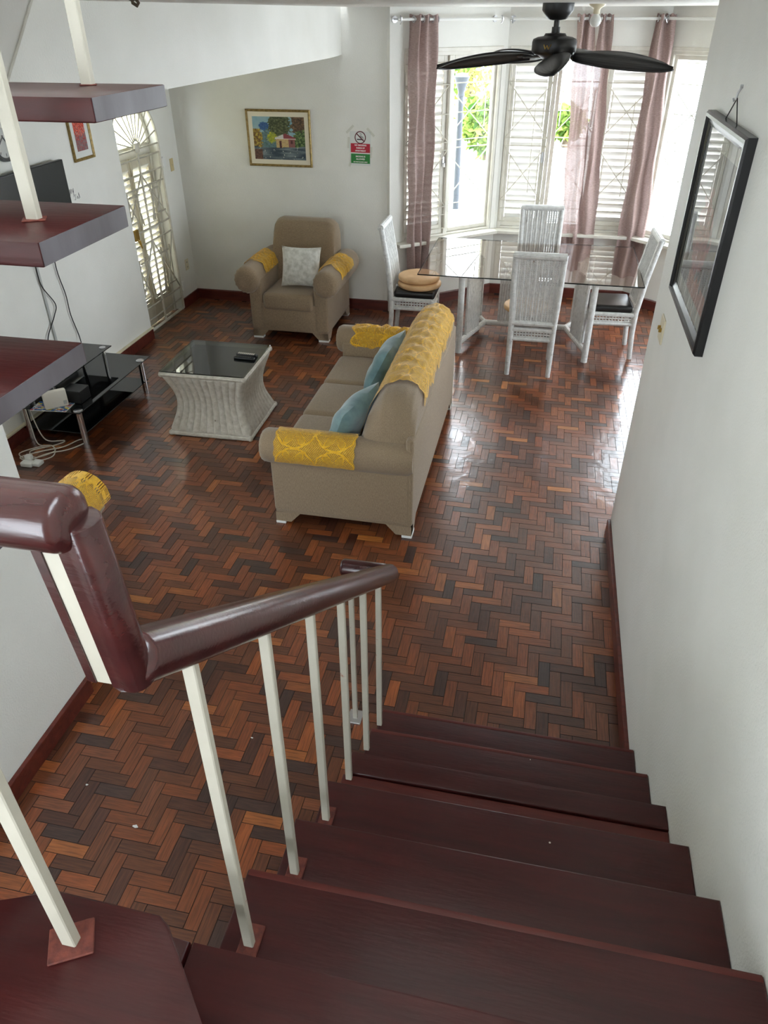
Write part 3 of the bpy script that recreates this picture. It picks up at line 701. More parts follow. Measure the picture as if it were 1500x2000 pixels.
# vertical drop: two wooden cheeks with the steel flat between
def upright(outline, z0, z1, name, mat, bev):
    bm = BM(); prism(bm, outline, 0, z1-z0, bev, Matrix(((1, 0, 0, XRr), (0, 1, -.09, .565), (0, 0, 1, z0), (0, 0, 0, 1)))); return obj(name, bm, mat, rl, True)
rnd_ = [(.008+.021*math.cos(a), .002+.024*math.sin(a)) for a in [PI*k/12-PI/2 for k in range(13)]]
upright([(-.0155, -.006), (-.0155, -.0185), (-.004, -.0185)]+rnd_+[(-.050, .026), (-.050, -.006)], 2.055, 2.318, 'handrail', 'rail', .003)
upright([(-.0505, -.004), (-.0505, -.017), (-.0375, -.0185), (-.0375, -.004)], 2.058, 2.318, 'handrail_cheek', 'rail', .003)
s_ = upright([(-.0373, -.0165), (-.0157, -.0165), (-.0157, -.0055), (-.0373, -.0055)], 2.060, 2.318, 'steel_flat', 'baluster', .001); s_['label'] = 'white painted steel strip with rubbed rust'
def baluster(x, y, z0, z1, plate=True):
    bm = BM(); box(bm, (x-.011, y-.008, z0), (x+.011, y+.008, z1), .002, 1); b = obj('baluster', bm, 'baluster', rl)
    if plate:
        bm = BM(); box(bm, (x-.022, y-.042, z0), (x+.022, y+.042, z0+.006), .002, 1); pl = obj('foot_plate', bm, 'rust', b)
        for dy in (-.03, .03):
            pass
for k in range(1, 7):
    y = [2.066, 1.79, 1.519, 1.238, .962, .694][k-1]; baluster([-.46, -.451, -.448, -.443, -.440, -.442][k-1], y, RISE*k, 1.784-.711*(y-.994)-.02, k in (4, 5, 6))
baluster(-.611, 2.225, 0, .91, False)
bm = BM(); box(bm, (-.645, 2.19, 0), (-.58, 2.27, .012), .003); obj('floor_plate', bm, 'steel', rl)
def baluster2(x, y, z0, z1, ps=1.):
    bm = BM(); box(bm, (x-.013, y-.009, z0), (x+.013, y+.009, z1), .002, 1); b = obj('baluster', bm, 'baluster', rl)
    bm = BM(); box(bm, (x-.036*ps, y-.03*ps, z0), (x+.036*ps, y+.03*ps, z0+.005*ps), .0015, 1, Matrix.Translation((x, y, 0)) @ Matrix.Rotation(.5, 4, 'Z') @ Matrix.Translation((-x, -y, 0))); obj('foot_plate', bm, 'rust', b)
baluster2(-.632, .481, 1.48, 2.30); baluster2(-.955, 1.30, 2.425, 3.0, .6); baluster2(-1.0, 1.655, 2.622, 3.25, .5)

# ================================================================ SEATING
def rbox(bm, lo, hi, bev, seg=4, mtx=None): box(bm, lo, hi, bev, seg, mtx)
def arm_shape(sgn, Wb, D, ac, r, inner, front, name, root, zc=.59):
    """sgn side, roll centred at ac from the outer face, inner = panel thickness"""
    bm = BM(); xo = sgn*Wb/2; xi = sgn*(Wb/2-inner)
    lo = (min(xo, xi), -D/2, .10); hi = (max(xo, xi), D/2-.02, zc+.01); rbox(bm, lo, hi, .02, 3)
    cx = xo-sgn*ac
    # roll with a pleated front disc
    N = 32; K = 10
    rings = []
    prof = [(front-.012, .12), (front-.018, .35), (front-.016, .6), (front-.006, .85), (front+.018, .97), (front+.05, 1.0), (D*.1, 1.0), (D/2-.10, .99), (D/2-.03, .95), (D/2-.005, .8)]
    for (y, q) in prof:
        ring = []
        for k in range(N):
            a = 2*PI*k/N; rr = r*q*(1+(.03*math.cos(a*16) if y < front+.03 else 0))
            ring.append(bm.verts.new((cx+rr*math.cos(a), y, zc+rr*math.sin(a))))
        rings.append(ring)
    for a_, b_ in zip(rings, rings[1:]):
        for k in range(N): bm.faces.new((a_[k], a_[(k+1) % N], b_[(k+1) % N], b_[k]))
    bm.faces.new(rings[0]); bm.faces.new(rings[-1])
    return obj('arm', bm, 'taupe', root, True)
def back_pt(x, s, Wl, D, H, off=0., end=.24):
    """point on the back cushion outline; s 0 front foot .. 1 rear foot; x across"""
    e = max(0, abs(x)-(Wl/2-end))/end; e = min(e, 1)
    drop = min(.21, end*.9)*(1-math.sqrt(max(0, 1-e*e)))
    h = H-drop
    prof = [(.06, .44), (.10, .60), (.15, .76), (.20, h-.075), (.24, h-.02), (.30, h), (.36, h-.005), (.41, h-.03), (.44, h-.09), (.445, .62), (.445, .30)]
    if h-.075 < .78: prof[2] = (.15, (h-.075)*.5+.30)
    prof = [(y*D/.9, z) for y, z in prof]
    t = s*(len(prof)-1); i = min(int(t), len(prof)-2); q = t-i
    a = Vector(prof[i]); b = Vector(prof[i+1]); p = a+(b-a)*q
    if off:
        d = (b-a).normalized(); p = p+Vector((-d.y, d.x))*off if False else p+Vector((-(d.y), d.x))*off
    return Vector((x, p.x, p.y))
def seat(name, lab, cat, loc, rotz, Wb, D, H, ncush, inner, ac, r, seams, group=None, zc=.455, end=.24, za=.59):
    t = thing(name, lab, cat, loc, rotz, group)
    bm = BM(); rbox(bm, (-Wb/2+.004, -D/2+.005, .085), (Wb/2-.004, D/2-.005, .37), .012, 2)
    bw = .17
    for sx in (-1, 1):
        for sy in (-1, 1):
            x = sx*Wb/2; y = sy*D/2
            prism(bm, [(x-sx*.004, .02), (x-sx*bw*.62, .02), (x-sx*bw, .09), (x-sx*.004, .09)], -(y-sy*.005), -(y-sy*.06), 0, MY)
            prism(bm, [(y-sy*.005, .02), (y-sy*bw*.62, .02), (y-sy*bw, .09), (y-sy*.005, .09)], x-sx*.005, x-sx*.06, 0, MX)
    obj('base', bm, 'taupe', t, True)
    for sx in (-1, 1):
        for sy in (-1, 1):
            x = sx*(Wb/2-.055); y = sy*(D/2-.035); bm = BM(); box(bm, (x-.052, y-.033, 0), (x+.052, y+.033, .021), .004); p = obj('foot', bm, 'plastic_white', t); p['label'] = 'white foot'
    front = -D/2-.045
    for sg in (-1, 1): arm_shape(sg, Wb, D, ac, r, inner, front, 'arm', t, za)
    Wi = Wb-2*inner; cw = Wi/ncush
    for k in range(ncush):
        x0 = -Wi/2+cw*k+.003; bm = BM(); rbox(bm, (x0, -D/2-.02, .30), (x0+cw-.006, D*.16, zc), .045, 5)
        for v in bm.verts:
            if v.co.z > .38:
                u = (v.co.x-x0)/cw; q = (v.co.y+D/2)/(D*.66); v.co.z += .018*math.sin(PI*max(0, min(1, u)))*math.sin(PI*max(0, min(1, q)))
        obj('seat_cushion', bm, 'taupe', t, True)
    Wl = Wi+seams; bm = BM(); nu, nv = 60, 40
    vv = grid(bm, lambda u, v: back_pt(-Wl/2+Wl*u, v, Wl, D, H, 0, end)+Vector((0, -.012*abs(math.sin(max(ncush, 2)*PI*u))**.5*math.sin(PI*min(1, v*1.8)) if v < .55 else 0, 0)), nu, nv)
    bm.faces.new(vv[0]); bm.faces.new(vv[-1][::-1])
    obj('backrest', bm, 'taupe', t, True)
    return t
sofa_loc = (-1.05, 4.66, 0)
sofa = seat('sofa', 'three seat taupe fabric sofa with rolled arms facing the television', 'sofa', sofa_loc, -PI/2, 1.96, .9, .92, 3, .18, .065, .108, .26, za=.545)
# rear panel of the sofa, full width
bm = BM(); rbox(bm, (-.975, .40, .09), (.975, .449, .70), .015, 2); obj('rear_panel', bm, 'taupe', sofa, True)
ac_loc = (-2.40, 7.23, 0)
chair1 = seat('armchair', 'taupe armchair with rolled arms and cream cushion below the painting', 'armchair', ac_loc, 0., .80, .88, 1.03, 1, .135, .0, .13, .12, zc=.47, end=.10)
bm = BM(); rbox(bm, (-.40, .385, .09), (.40, .438, .66), .015, 2); obj('rear_panel', bm, 'taupe', chair1, True)
chair2 = dup(chair1, (-2.68, 2.44, 0), PI, 'taupe armchair behind the handrail with lace on its arm, mostly hidden')

def smoothpos(o, it=1):
    md = o.modifiers.new('soft', 'SUBSURF'); md.levels = it; md.render_levels = it
def pillow(name, lab, cat, w, h, th, mat, mtx, group=None):
    bm = BM(); n = 18
    def prof(u, v, sg):
        a, b = 2*u-1, 2*v-1
        q = max(0, (1-abs(a)**3.2)*(1-abs(b)**3.2))**.55
        pinch = 1-.07*(1-abs(a)**2)*abs(b)**4-.0; pinch2 = 1-.07*(1-abs(b)**2)*abs(a)**4
        z = th/2*q+.012*q*noise.noise(Vector((a*2.2, b*2.2, sg*3.1+w)))
        return mtx @ Vector((a*w/2*pinch2, b*h/2*pinch, sg*z))
    grid(bm, lambda u, v: prof(u, v, 1), n, n); grid(bm, lambda u, v: prof(v, u, -1), n, n)
    bmesh.ops.remove_doubles(bm, verts=bm.verts, dist=.0006)
    o = obj(name, bm, mat, smooth=True); return tag(o, lab, cat, group)
def frame_m(loc, xdir, ydir):
    x = Vector(xdir).normalized(); y = Vector(ydir); y = (y-x*y.dot(x)).normalized(); z = x.cross(y)
    m = Matrix((x, y, z)).transposed().to_4x4(); m.translation = Vector(loc); return m
pillow('cushion', 'cream plush square cushion on the taupe armchair', 'cushion', .40, .38, .16, 'cream', frame_m((-2.33, 7.06, .665), (1, .05, 0), (-.03, .35, 1)))
pillow('cushion', 'teal velvet cushion nearest the stairs, beside the near sofa arm', 'cushion', .44, .44, .17, 'teal', frame_m((-1.06, 4.0, .615), (.3, 1, .1), (.46, -.12, 1)), 'teal cushions on the sofa')
pillow('cushion', 'teal velvet cushion tucked under the yellow throw at the far end of the sofa', 'cushion', .42, .42, .16, 'teal', frame_m((-1.045, 4.98, .61), (.12, 1, .05), (.5, -.1, 1)), 'teal cushions on the sofa')

# ---- crochet lace covers
def lace_obj(lab, f, nu, nv, su, sv, wav=.004, seed=0):
    bm = BM()
    def g(u, v):
        p = f(u, v); q = wav*noise.noise(Vector((u*su*18, v*sv*18, seed)))
        return p+Vector((q*.5, q*.5, q+.002))
    grid(bm, g, nu, nv, su, sv); o = obj('lace_cover', bm, 'lace', smooth=True, fix=False); return tag(o, lab, 'lace cover', 'yellow crochet covers on the chairs and sofa')
def R2(loc, rotz):
    m = Matrix.Rotation(rotz, 4, 'Z'); m.translation = Vector(loc); return m
ms = R2(sofa_loc, -PI/2)
Wl_s = 1.96-.36+.26
def throw(u, v):
    x = .64-1.44*u+.12*(1-v)**1.5*(1-u)    # local x: near end positive
    tw = .02*math.sin(u*31)+.015*math.sin(u*77)
    s = .06+(.83-.06)*v+(tw if v > .9 else 0)*.5
    p = back_pt(x, min(s, .98), Wl_s, .9, .92)
    n = Vector((0, -1 if s < .4 else (1 if s > .75 else 0), 1)).normalized()*(.028-.014*v)
    p = p+n+Vector((0, 0, .004*math.sin(u*60+v*9)*math.sin(v*PI)))
    return ms @ p
lace_obj('long yellow crochet throw draped over the back of the sofa', throw, 130, 54, 1.44, .72, .006, 5)
def arm_cover(m, sgn, Wb, ac, r, y0, y1, a0, a1, rag=0.02, seed=0, lift=.008, skew=0., zc=.59):
    cx = sgn*(Wb/2-ac)
    def f(u, v):
        y = y0+(y1-y0)*u+skew*(v-.5); a = a0+(a1-a0)*v
        wob = rag*math.sin(u*23+seed)*(max(0, abs(v-.5)-.3))*2
        rr = r+lift+(.006*math.sin(u*40+seed*3)*math.sin(v*9) if rag > .03 else 0)
        aa = a+wob
        if sgn < 0: aa = PI-aa
        p = Vector((cx+rr*math.cos(aa), y+(.02*math.sin(v*19+seed) if rag > .03 else .004*math.sin(v*30)), zc+rr*math.sin(aa)))
        return m @ p
    return f
lace_obj('yellow crochet cover laid flat on the near arm of the sofa', arm_cover(ms, 1, 1.96, .065, .108, -.40, .10, 2.3, -.55, .02, 1, zc=.545), 60, 30, .50, .34, .003, 1)
lace_obj('ruffled yellow crochet cover on the far arm of the sofa', arm_cover(ms, -1, 1.96, .065, .108, -.36, .14, 3.3, .5, .06, 2, .012, zc=.545), 70, 34, .5, .34, .02, 2)
m1 = R2(ac_loc, 0)
lace_obj('yellow crochet cover on the armchair arm nearest the gate', arm_cover(m1, -1, .8, .0, .13, -.24, .16, 3.0, .2, .05, 3, .010, .08), 44, 30, .40, .38, .012, 3)
lace_obj('yellow crochet cover on the armchair arm nearest the no smoking sign', arm_cover(m1, 1, .8, .0, .13, -.30, .16, 3.0, .2, .05, 4, .010, -.08), 44, 30, .46, .38, .012, 4)
m2 = R2((-2.68, 2.44, 0), PI)
def endcover(u, v):
    # over the front end of the hidden armchair's arm
    f = arm_cover(m2, -1, .8, .0, .13, -.50, .0, 2.75, -.15, .03, 6, .010)
    p = f(u, v)
    if u < .12:   # hangs down over the front disc
        q = (.12-u)/.12; p = f(.12, v); c = m2 @ Vector((-.4, -.488, .59)); p = p+(c-p)*(q*.9); p.y = (m2 @ Vector((0, -.515, 0))).y
    return p
lace_obj('yellow crochet cover on the chair arm showing past the handrail corner', endcover, 60, 40, .5, .4, .003, 6)

# ================================================================ COFFEE TABLE, TV STAND
def coffee():
    t = thing('coffee_table', 'cream wicker coffee table with flared foot and glass top', 'coffee table', (-2.385, 5.0, 0), math.radians(1.5))
    hw, hd, H = .325, .315, .53
    def flare(v): return 1-.17*math.sin(PI*v)**1.1-.02*v
    for k in range(4):
        half = hw if k % 2 == 0 else hd; dep = hd if k % 2 == 0 else hw; rot = Matrix.Rotation(k*PI/2, 4, 'Z')
        ns = 11
        def f(u, v):
            s = 1-.20*math.sin(PI*v)**1.2; a = 2*u-1
            rib = .013*abs(math.sin(u*ns*PI))**.75*(1 if .0 < v < 1 else 0)
            return rot @ Vector((a*half*(s if True else 1), -(dep*s)-rib, .03+(H-.06)*v))
        bm = BM(); grid(bm, f, ns*8, 26, 1, 1); obj('side_panel', bm, 'wicker_table', t, True)
    for z, s in ((.018, 1.0), (H-.022, 1.0)):
        bm = BM(); c = [(-hw*s, -hd*s, z), (hw*s, -hd*s, z), (hw*s, hd*s, z), (-hw*s, hd*s, z)]
        for a, b in zip(c, c[1:]+c[:1]): tube(bm, [a, b], .018, 8)
        for p in c: bmesh.ops.create_uvsphere(bm, u_segments=8, v_segments=6, radius=.022, matrix=Matrix.Translation(p))
        obj('rim', bm, 'wicker_table', t, True)
    bm = BM(); box(bm, (-hw+.02, -hd+.02, H-.03), (hw-.02, hd-.02, H-.02)); obj('deck', bm, 'subfloor', t)
    bm = BM(); box(bm, (-hw-.008, -hd-.008, H), (hw+.008, hd+.008, H+.007), .0015, 1); obj('glass_top', bm, 'table_glass', t)
coffee()
def remote(lab, loc, rz, mat, seed):
    t = thing('remote_control', lab, 'remote control', loc, rz, 'remotes on the coffee table')
    bm = BM(); box(bm, (-.085, -.019, 0), (.085, .019, .018), .006, 3); obj('body', bm, 'black', t, True)
    bm = BM()
    for i in range(9):
        for j in range(3): box(bm, (-.07+i*.0155, -.012+j*.0095, .017), (-.06+i*.0155, -.006+j*.0095, .0205))
    o = obj('buttons', bm, mat, t); o['kind'] = 'stuff'
remote('slim black remote with pale buttons, farther one on the glass coffee table', (-2.165, 5.075, .538), -.07, 'cord', 1)
remote('plain black remote with dark buttons, nearer one on the glass coffee table', (-2.16, 5.01, .538), -.05, 'screen', 2)
def stand():
    t = thing('tv_stand', 'low black glass television stand with chrome tube legs', 'tv stand', (-3.50, 4.88, 0))
    def shelf(x0, x1, y0, y1, z, nm='glass_shelf'):
        bm = BM(); box(bm, (x0, y0, z-.008), (x1, y1, z), .002, 1); obj(nm, bm, 'black_glass', t)
    shelf(-.28, .26, -.53, .60, .285); shelf(-.28, .245, -.50, .53, .10); shelf(-.28, .03, -.42, .42, .435, 'upper_shelf')
    for (x, y) in ((.225, -.49), (.225, .49), (-.24, -.49), (-.24, .49)):
        bm = BM(); cyl(bm, (x, y, 0), (x, y, .276), .024, n=20); l = obj('leg', bm, 'chrome', t, True)
        bm = BM(); lathe(bm, [(.034, 0), (.034, .004), (.03, .007), (.0, .008)], (x, y, .285), 24); obj('leg_cap', bm, 'steel', l, True)
    for (x, y) in ((-.02, .36), (-.02, -.36), (-.24, .36), (-.24, -.36)):
        bm = BM(); cyl(bm, (x, y, .285), (x, y, .427), .016, n=14); l = obj('post', bm, 'chrome', t, True)
        bm = BM(); lathe(bm, [(.026, 0), (.026, .004), (.0, .006)], (x, y, .435), 20); obj('post_cap', bm, 'steel', l, True)
stand()
bm = BM(); box(bm, (-3.47, 4.50, .286), (-3.31, 4.64, .385), .006); o = obj('set_top_box', bm, 'black'); tag(o, 'black plastic box beside the white router on the television stand', 'set top box')
t = thing('router', 'small white router leaning on the television stand shelf', 'router', (-3.455, 4.405, .291), .75)
bm = BM(); box(bm, (-.085, -.018, 0), (.085, .018, .14), .012, 3); obj('case', bm, 'router', t, True)
bm = BM(); box(bm, (.05, -.0192, .02), (.075, -.0178, .05)); obj('badge', bm, 'conduit', t)
t = thing('magazine', 'colourful magazine lying under the white router', 'magazine', (-3.50, 4.415, .2855), .1)
bm = BM(); box(bm, (-.14, -.08, 0), (.14, .07, .005)); obj('pages', bm, 'paper', t)
def art(name, w, h, nx, ny, fn, mat, parent, mtx):
    bm = BM(); cl = bm.loops.layers.float_color.new('paint')
    vv = [[bm.verts.new(mtx @ Vector((-w/2+w*i/nx, -h/2+h*j/ny, 0))) for j in range(ny+1)] for i in range(nx+1)]
    for i in range(nx):
        for j in range(ny):
            f = bm.faces.new((vv[i][j], vv[i+1][j], vv[i+1][j+1], vv[i][j+1])); c = srgb(fn((i+.5)/nx, (j+.5)/ny))
            for lp in f.loops: lp[cl] = c
    o = obj(name, bm, mat, parent, fix=False); return o
def nz(u, v, s, k=0.): return noise.noise(Vector((u*s, v*s, k)))
def mixc(a, b, t): t = max(0, min(1, t)); return tuple(x+(y-x)*t for x, y in zip(a, b))
def mag(u, v):
    n = nz(u, v, 7, 2.); n2 = nz(u, v, 5, 8.)
    c = (52, 96, 150) if n > .05 else (214, 190, 60) if n2 > .1 else (168, 60, 66) if n < -.25 else (200, 200, 196); return c
art('cover', .28, .15, 28, 15, mag, 'print', t, Matrix.Translation((0, -.005, .0055)))
# television and its wiring
t = thing('television', 'black flat television mounted on the left wall behind the upper stairs', 'television', (-3.72, 5.12, 1.55))
bm = BM(); box(bm, (-.035, -.46, -.27), (.0, .46, .27), .006); obj('casing', bm, 'black', t, True)
bm = BM(); box(bm, (.0, -.45, -.255), (.0015, .45, .262)); obj('screen', bm, 'screen', t)
bm = BM(); box(bm, (-.079, -.15, -.12), (-.034, .15, .12)); obj('wall_bracket', bm, 'black', t)
def cable(name, pts, r, mat, lab, cat='cable', group=None):
    # Catmull-Rom through the points
    P = [Vector(p) for p in pts]; P = [P[0]]+P+[P[-1]]; out = []
    for i in range(1, len(P)-2):
        for k in range(8):
            tt = k/8; a, b, c, d = P[i-1], P[i], P[i+1], P[i+2]
            out.append(.5*((2*b)+(c-a)*tt+(2*a-5*b+4*c-d)*tt*tt+(3*b-a-3*c+d)*tt**3))
    out.append(P[-2]); bm = BM(); tube(bm, out, r, 6); return tag(obj(name, bm, mat, smooth=True), lab, cat, group)
cable('cable', [(-3.77, 5.02, 1.30), (-3.785, 5.02, 1.09), (-3.785, 5.04, .98), (-3.785, 5.14, .82), (-3.785, 5.09, .74), (-3.78, 4.93, .60), (-3.75, 4.90, .44)], .004, 'cable', 'bent black cable left of the grey conduit below the television')
cable('cable', [(-3.77, 5.26, 1.30), (-3.785, 5.265, 1.05), (-3.785, 5.30, .85), (-3.785, 5.30, .68), (-3.785, 5.34, .50), (-3.75, 5.30, .44)], .004, 'cable', 'black cable right of the grey conduit below the television')
bm = BM(); box(bm, (XL, 5.03, .44), (XL+.012, 5.055, 1.28), .002); tag(obj('cable_conduit', bm, 'conduit'), 'grey cable conduit on the wall below the television', 'conduit')
# white power strip and cords on the floor
t = thing('power_cord', 'tangled white power cord and plug on the floor beside the television stand', 'power cord', (-3.55, 4.10, 0))
def cordpart(pts, r=.0045, nm='cord'):
    P = [Vector(p) for p in pts]; P = [P[0]]+P+[P[-1]]; out = []
    for i in range(1, len(P)-2):
        for k in range(7):
            tt = k/7; a, b, c, d = P[i-1], P[i], P[i+1], P[i+2]
            out.append(.5*((2*b)+(c-a)*tt+(2*a-5*b+4*c-d)*tt*tt+(3*b-a-3*c+d)*tt**3))
    out.append(P[-2]); bm = BM(); tube(bm, out, r, 6); obj(nm, bm, 'cord', t, True)
cordpart([(-.14, .30, .285), (-.12, .28, .16), (-.05, .26, .02), (.08, .30, .006), (.05, .22, .006), (-.08, .10, .006), (.02, .02, .006), (.10, .14, .006), (.0, .20, .008), (-.14, .05, .008), (.0, -.04, .006)])
cordpart([(.0, -.03, .006), (.08, .08, .014), (.19, .18, .006), (.26, .32, .006), (.19, .34, .006), (.14, .20, .014), (.02, .10, .016), (-.10, .0, .006), (.0, -.05, .01)])
cordpart([(-.15, .26, .285), (-.13, .24, .15), (-.08, .20, .012), (.06, .18, .02), (.13, .06, .006), (.03, -.05, .006)])
bm = BM(); box(bm, (-.02, -.12, 0), (.07, -.06, .035), .008, 3); box(bm, (.05, -.10, .0), (.12, -.03, .03), .008, 3); box(bm, (-.01, -.07, .03), (.04, -.03, .065), .006, 2); obj('plug', bm, 'plastic_white', t, True)

# ================================================================ DINING SET
def dining():
    t = thing('dining_table', 'large smoked glass dining table on white wicker trestle base', 'dining table', (-.085, 7.45, 0))
    bm = BM(); x0, x1, y0, y1 = -1.02, 1.0, -.68, .68
    box(bm, (x0, y0, .738), (x1, y1, .750), .002, 1); obj('glass_top', bm, 'smoked', t)
    bm = BM()
    e = .006
    box(bm, (x0-.001, y0-e, .739), (x1+.001, y0-.0005, .749)); box(bm, (x0-.001, y1+.0005, .739), (x1+.001, y1+e, .749)); box(bm, (x0-e, y0, .739), (x0-.0005, y1, .749)); box(bm, (x1+.0005, y0, .739), (x1+e, y1, .749))
    o = obj('glass_edge', bm, 'edge', t); o['label'] = 'dark ground glass edge'
    def beam(a, b, z=.10, r=.028):
        bm = BM(); tube(bm, [(a[0], a[1], z), (b[0], b[1], z)], r, 10); obj('stretcher', bm, 'wicker', t, True)
    JL, JR = (-.42, -.02), (.40, -.02)
    beam(JL, JR)
    for J, s in ((JL, -1), (JR, 1)):
        for sy in (-1, 1):
            end = (J[0]+s*.19, J[1]+sy*.62 if sy < 0 else J[1]+.42); beam(J, end)
            bm = BM(); tube(bm, [(end[0], end[1], 0), (end[0], end[1], .735)], .030, 12); obj('leg', bm, 'wicker', t, True)
            ax, ay = J[0]+(end[0]-J[0])*.30, J[1]+(end[1]-J[1])*.30; bx, by = J[0]+(end[0]-J[0])*.74, J[1]+(end[1]-J[1])*.74
            bm = BM(); N = 8
            for k in range(N):
                q = k/(N-1); tube(bm, [(ax+(bx-ax)*q, ay+(by-ay)*q, .10), (ax+(bx-ax)*q, ay+(by-ay)*q, .72)], .0165 if k in (0, N-1) else .0135, 7)
            d = Vector((bx-ax, by-ay, 0)).normalized(); nn = Vector((-d.y, d.x, 0))*.006
            prism(bm, [(ax+nn.x, ay+nn.y), (bx+nn.x, by+nn.y), (bx-nn.x, by-nn.y), (ax-nn.x, ay-nn.y)], .10, .72)
            obj('woven_panel', bm, 'wicker', t, True)
    bm = BM(); N = 16
    for k in range(N): tube(bm, [(-.28+.36*k/(N-1), -.02, .11), (-.28+.36*k/(N-1), -.02, .72)], .0115, 6)
    obj('centre_panel', bm, 'wicker', t, True)
dining()
def make_chair():
    t = thing('dining_chair', '', 'chair', (0, 0, 0), 0., 'white wicker dining chairs')
    hw = .185; H = 1.10
    # front is -y; back posts rake backward above the seat
    for s in (-1, 1):
        bm = BM(); tube(bm, [(s*hw, -.40, 0), (s*hw, -.40, .43)], [.021, .025], 10); obj('leg', bm, 'wicker', t, True)
        bm = BM(); tube(bm, [(s*hw, .02, 0), (s*hw, .0, .25), (s*hw, .0, .45), (s*hw*1.05, .035, .75), (s*(hw+.015), .10, H)], [.022, .025, .026, .026, .024], 10); obj('leg', bm, 'wicker', t, True)
    bm = BM(); tube(bm, [(-hw-.03, .10, H-.01), (hw+.03, .10, H-.01)], .03, 10); obj('top_rail', bm, 'wicker', t, True)
    def by(z): return 0 if z < .45 else (z-.45)/.30*.035 if z < .75 else .035+(z-.75)/(H-.75)*.065
    bm = BM(); N = 15; x0, x1 = -hw+.02, hw-.02
    for k in range(N):
        x = x0+(x1-x0)*k/(N-1); tube(bm, [(x*(1+.05*(z-.5)), by(z)-.004+.003*(-1)**k, z) for z in (.50, .62, .75, .92, H-.03)], .0112, 6)
    for j in range(30):
        z = .51+j*.019; tube(bm, [(x0*(1+.05*(z-.5)), by(z)-.002, z), (x1*(1+.05*(z-.5)), by(z)-.002, z)], .0042, 4)
    obj('back_panel', bm, 'wicker', t, True)
    bm = BM(); tube(bm, [(-hw, .005, .485), (hw, .005, .485)], .026, 8); obj('lower_rail', bm, 'wicker', t, True)
    for (a, b) in (((-hw, -.40), (hw, -.40)), ((-hw, .0), (hw, .0)), ((-hw, -.40), (-hw, .0)), ((hw, -.40), (hw, .0))):
        bm = BM(); tube(bm, [(a[0], a[1], .425), (b[0], b[1], .425)], .024, 8); tube(bm, [(a[0], a[1], .385), (b[0], b[1], .385)], .008, 6); tube(bm, [(a[0], a[1], .36), (b[0], b[1], .36)], .008, 6); tube(bm, [(a[0], a[1], .335), (b[0], b[1], .335)], .018, 8)
        d = Vector((b[0]-a[0], b[1]-a[1], 0)); n = 14
        for k in range(1, n): p = Vector((a[0], a[1], 0))+d*(k/n); tube(bm, [(p.x, p.y, .34), (p.x, p.y, .42)], .007, 5)
        obj('apron', bm, 'wicker', t, True)
    bm = BM(); box(bm, (-hw-.012, -.425, .435), (hw+.012, -.03, .51), .028, 4); obj('seat_pad', bm, 'black_leather', t, True)
    return t
c0 = make_chair(); c0.location = (-.01, 6.40, 0); c0.rotation_euler.z = PI+.015
c0['label'] = 'white wicker chair seen from behind, tan pad on seat, near side of the table'
dup(c0, (-.04, 8.04, 0), .06, 'white wicker chair facing the camera across the glass table, by the window')
dup(c0, (.90, 7.16, 0), -PI/2+.06, 'white wicker chair with bare black seat at the table end near the stair wall')
dup(c0, (-1.40, 7.18, 0), PI/2, 'white wicker chair holding two stacked tan pads, behind the sofa')
def pad(lab, loc, r=.20, h=.05):
    bm = BM(); lathe(bm, [(.0, 0), (r*.93, .0), (r*.99, h*.2), (r, h*.5), (r*.985, h*.8), (r*.93, h*.97), (r*.6, h+.004), (.0, h+.006)], (0, 0, 0), 40)
    t = obj('round_pad', bm, 'tan', smooth=True, loc=loc); tag(t, lab, 'seat pad', 'round tan seat pads')
pad('round tan seat pad, lower one of the two stacked behind the sofa', (-1.155, 7.19, .511), .215)
pad('round tan seat pad, upper one of the two stacked behind the sofa', (-1.165, 7.21, .568), .205)
pad('round tan seat pad on the chair seen from behind at the table', (-.085, 6.70, .511), .205)

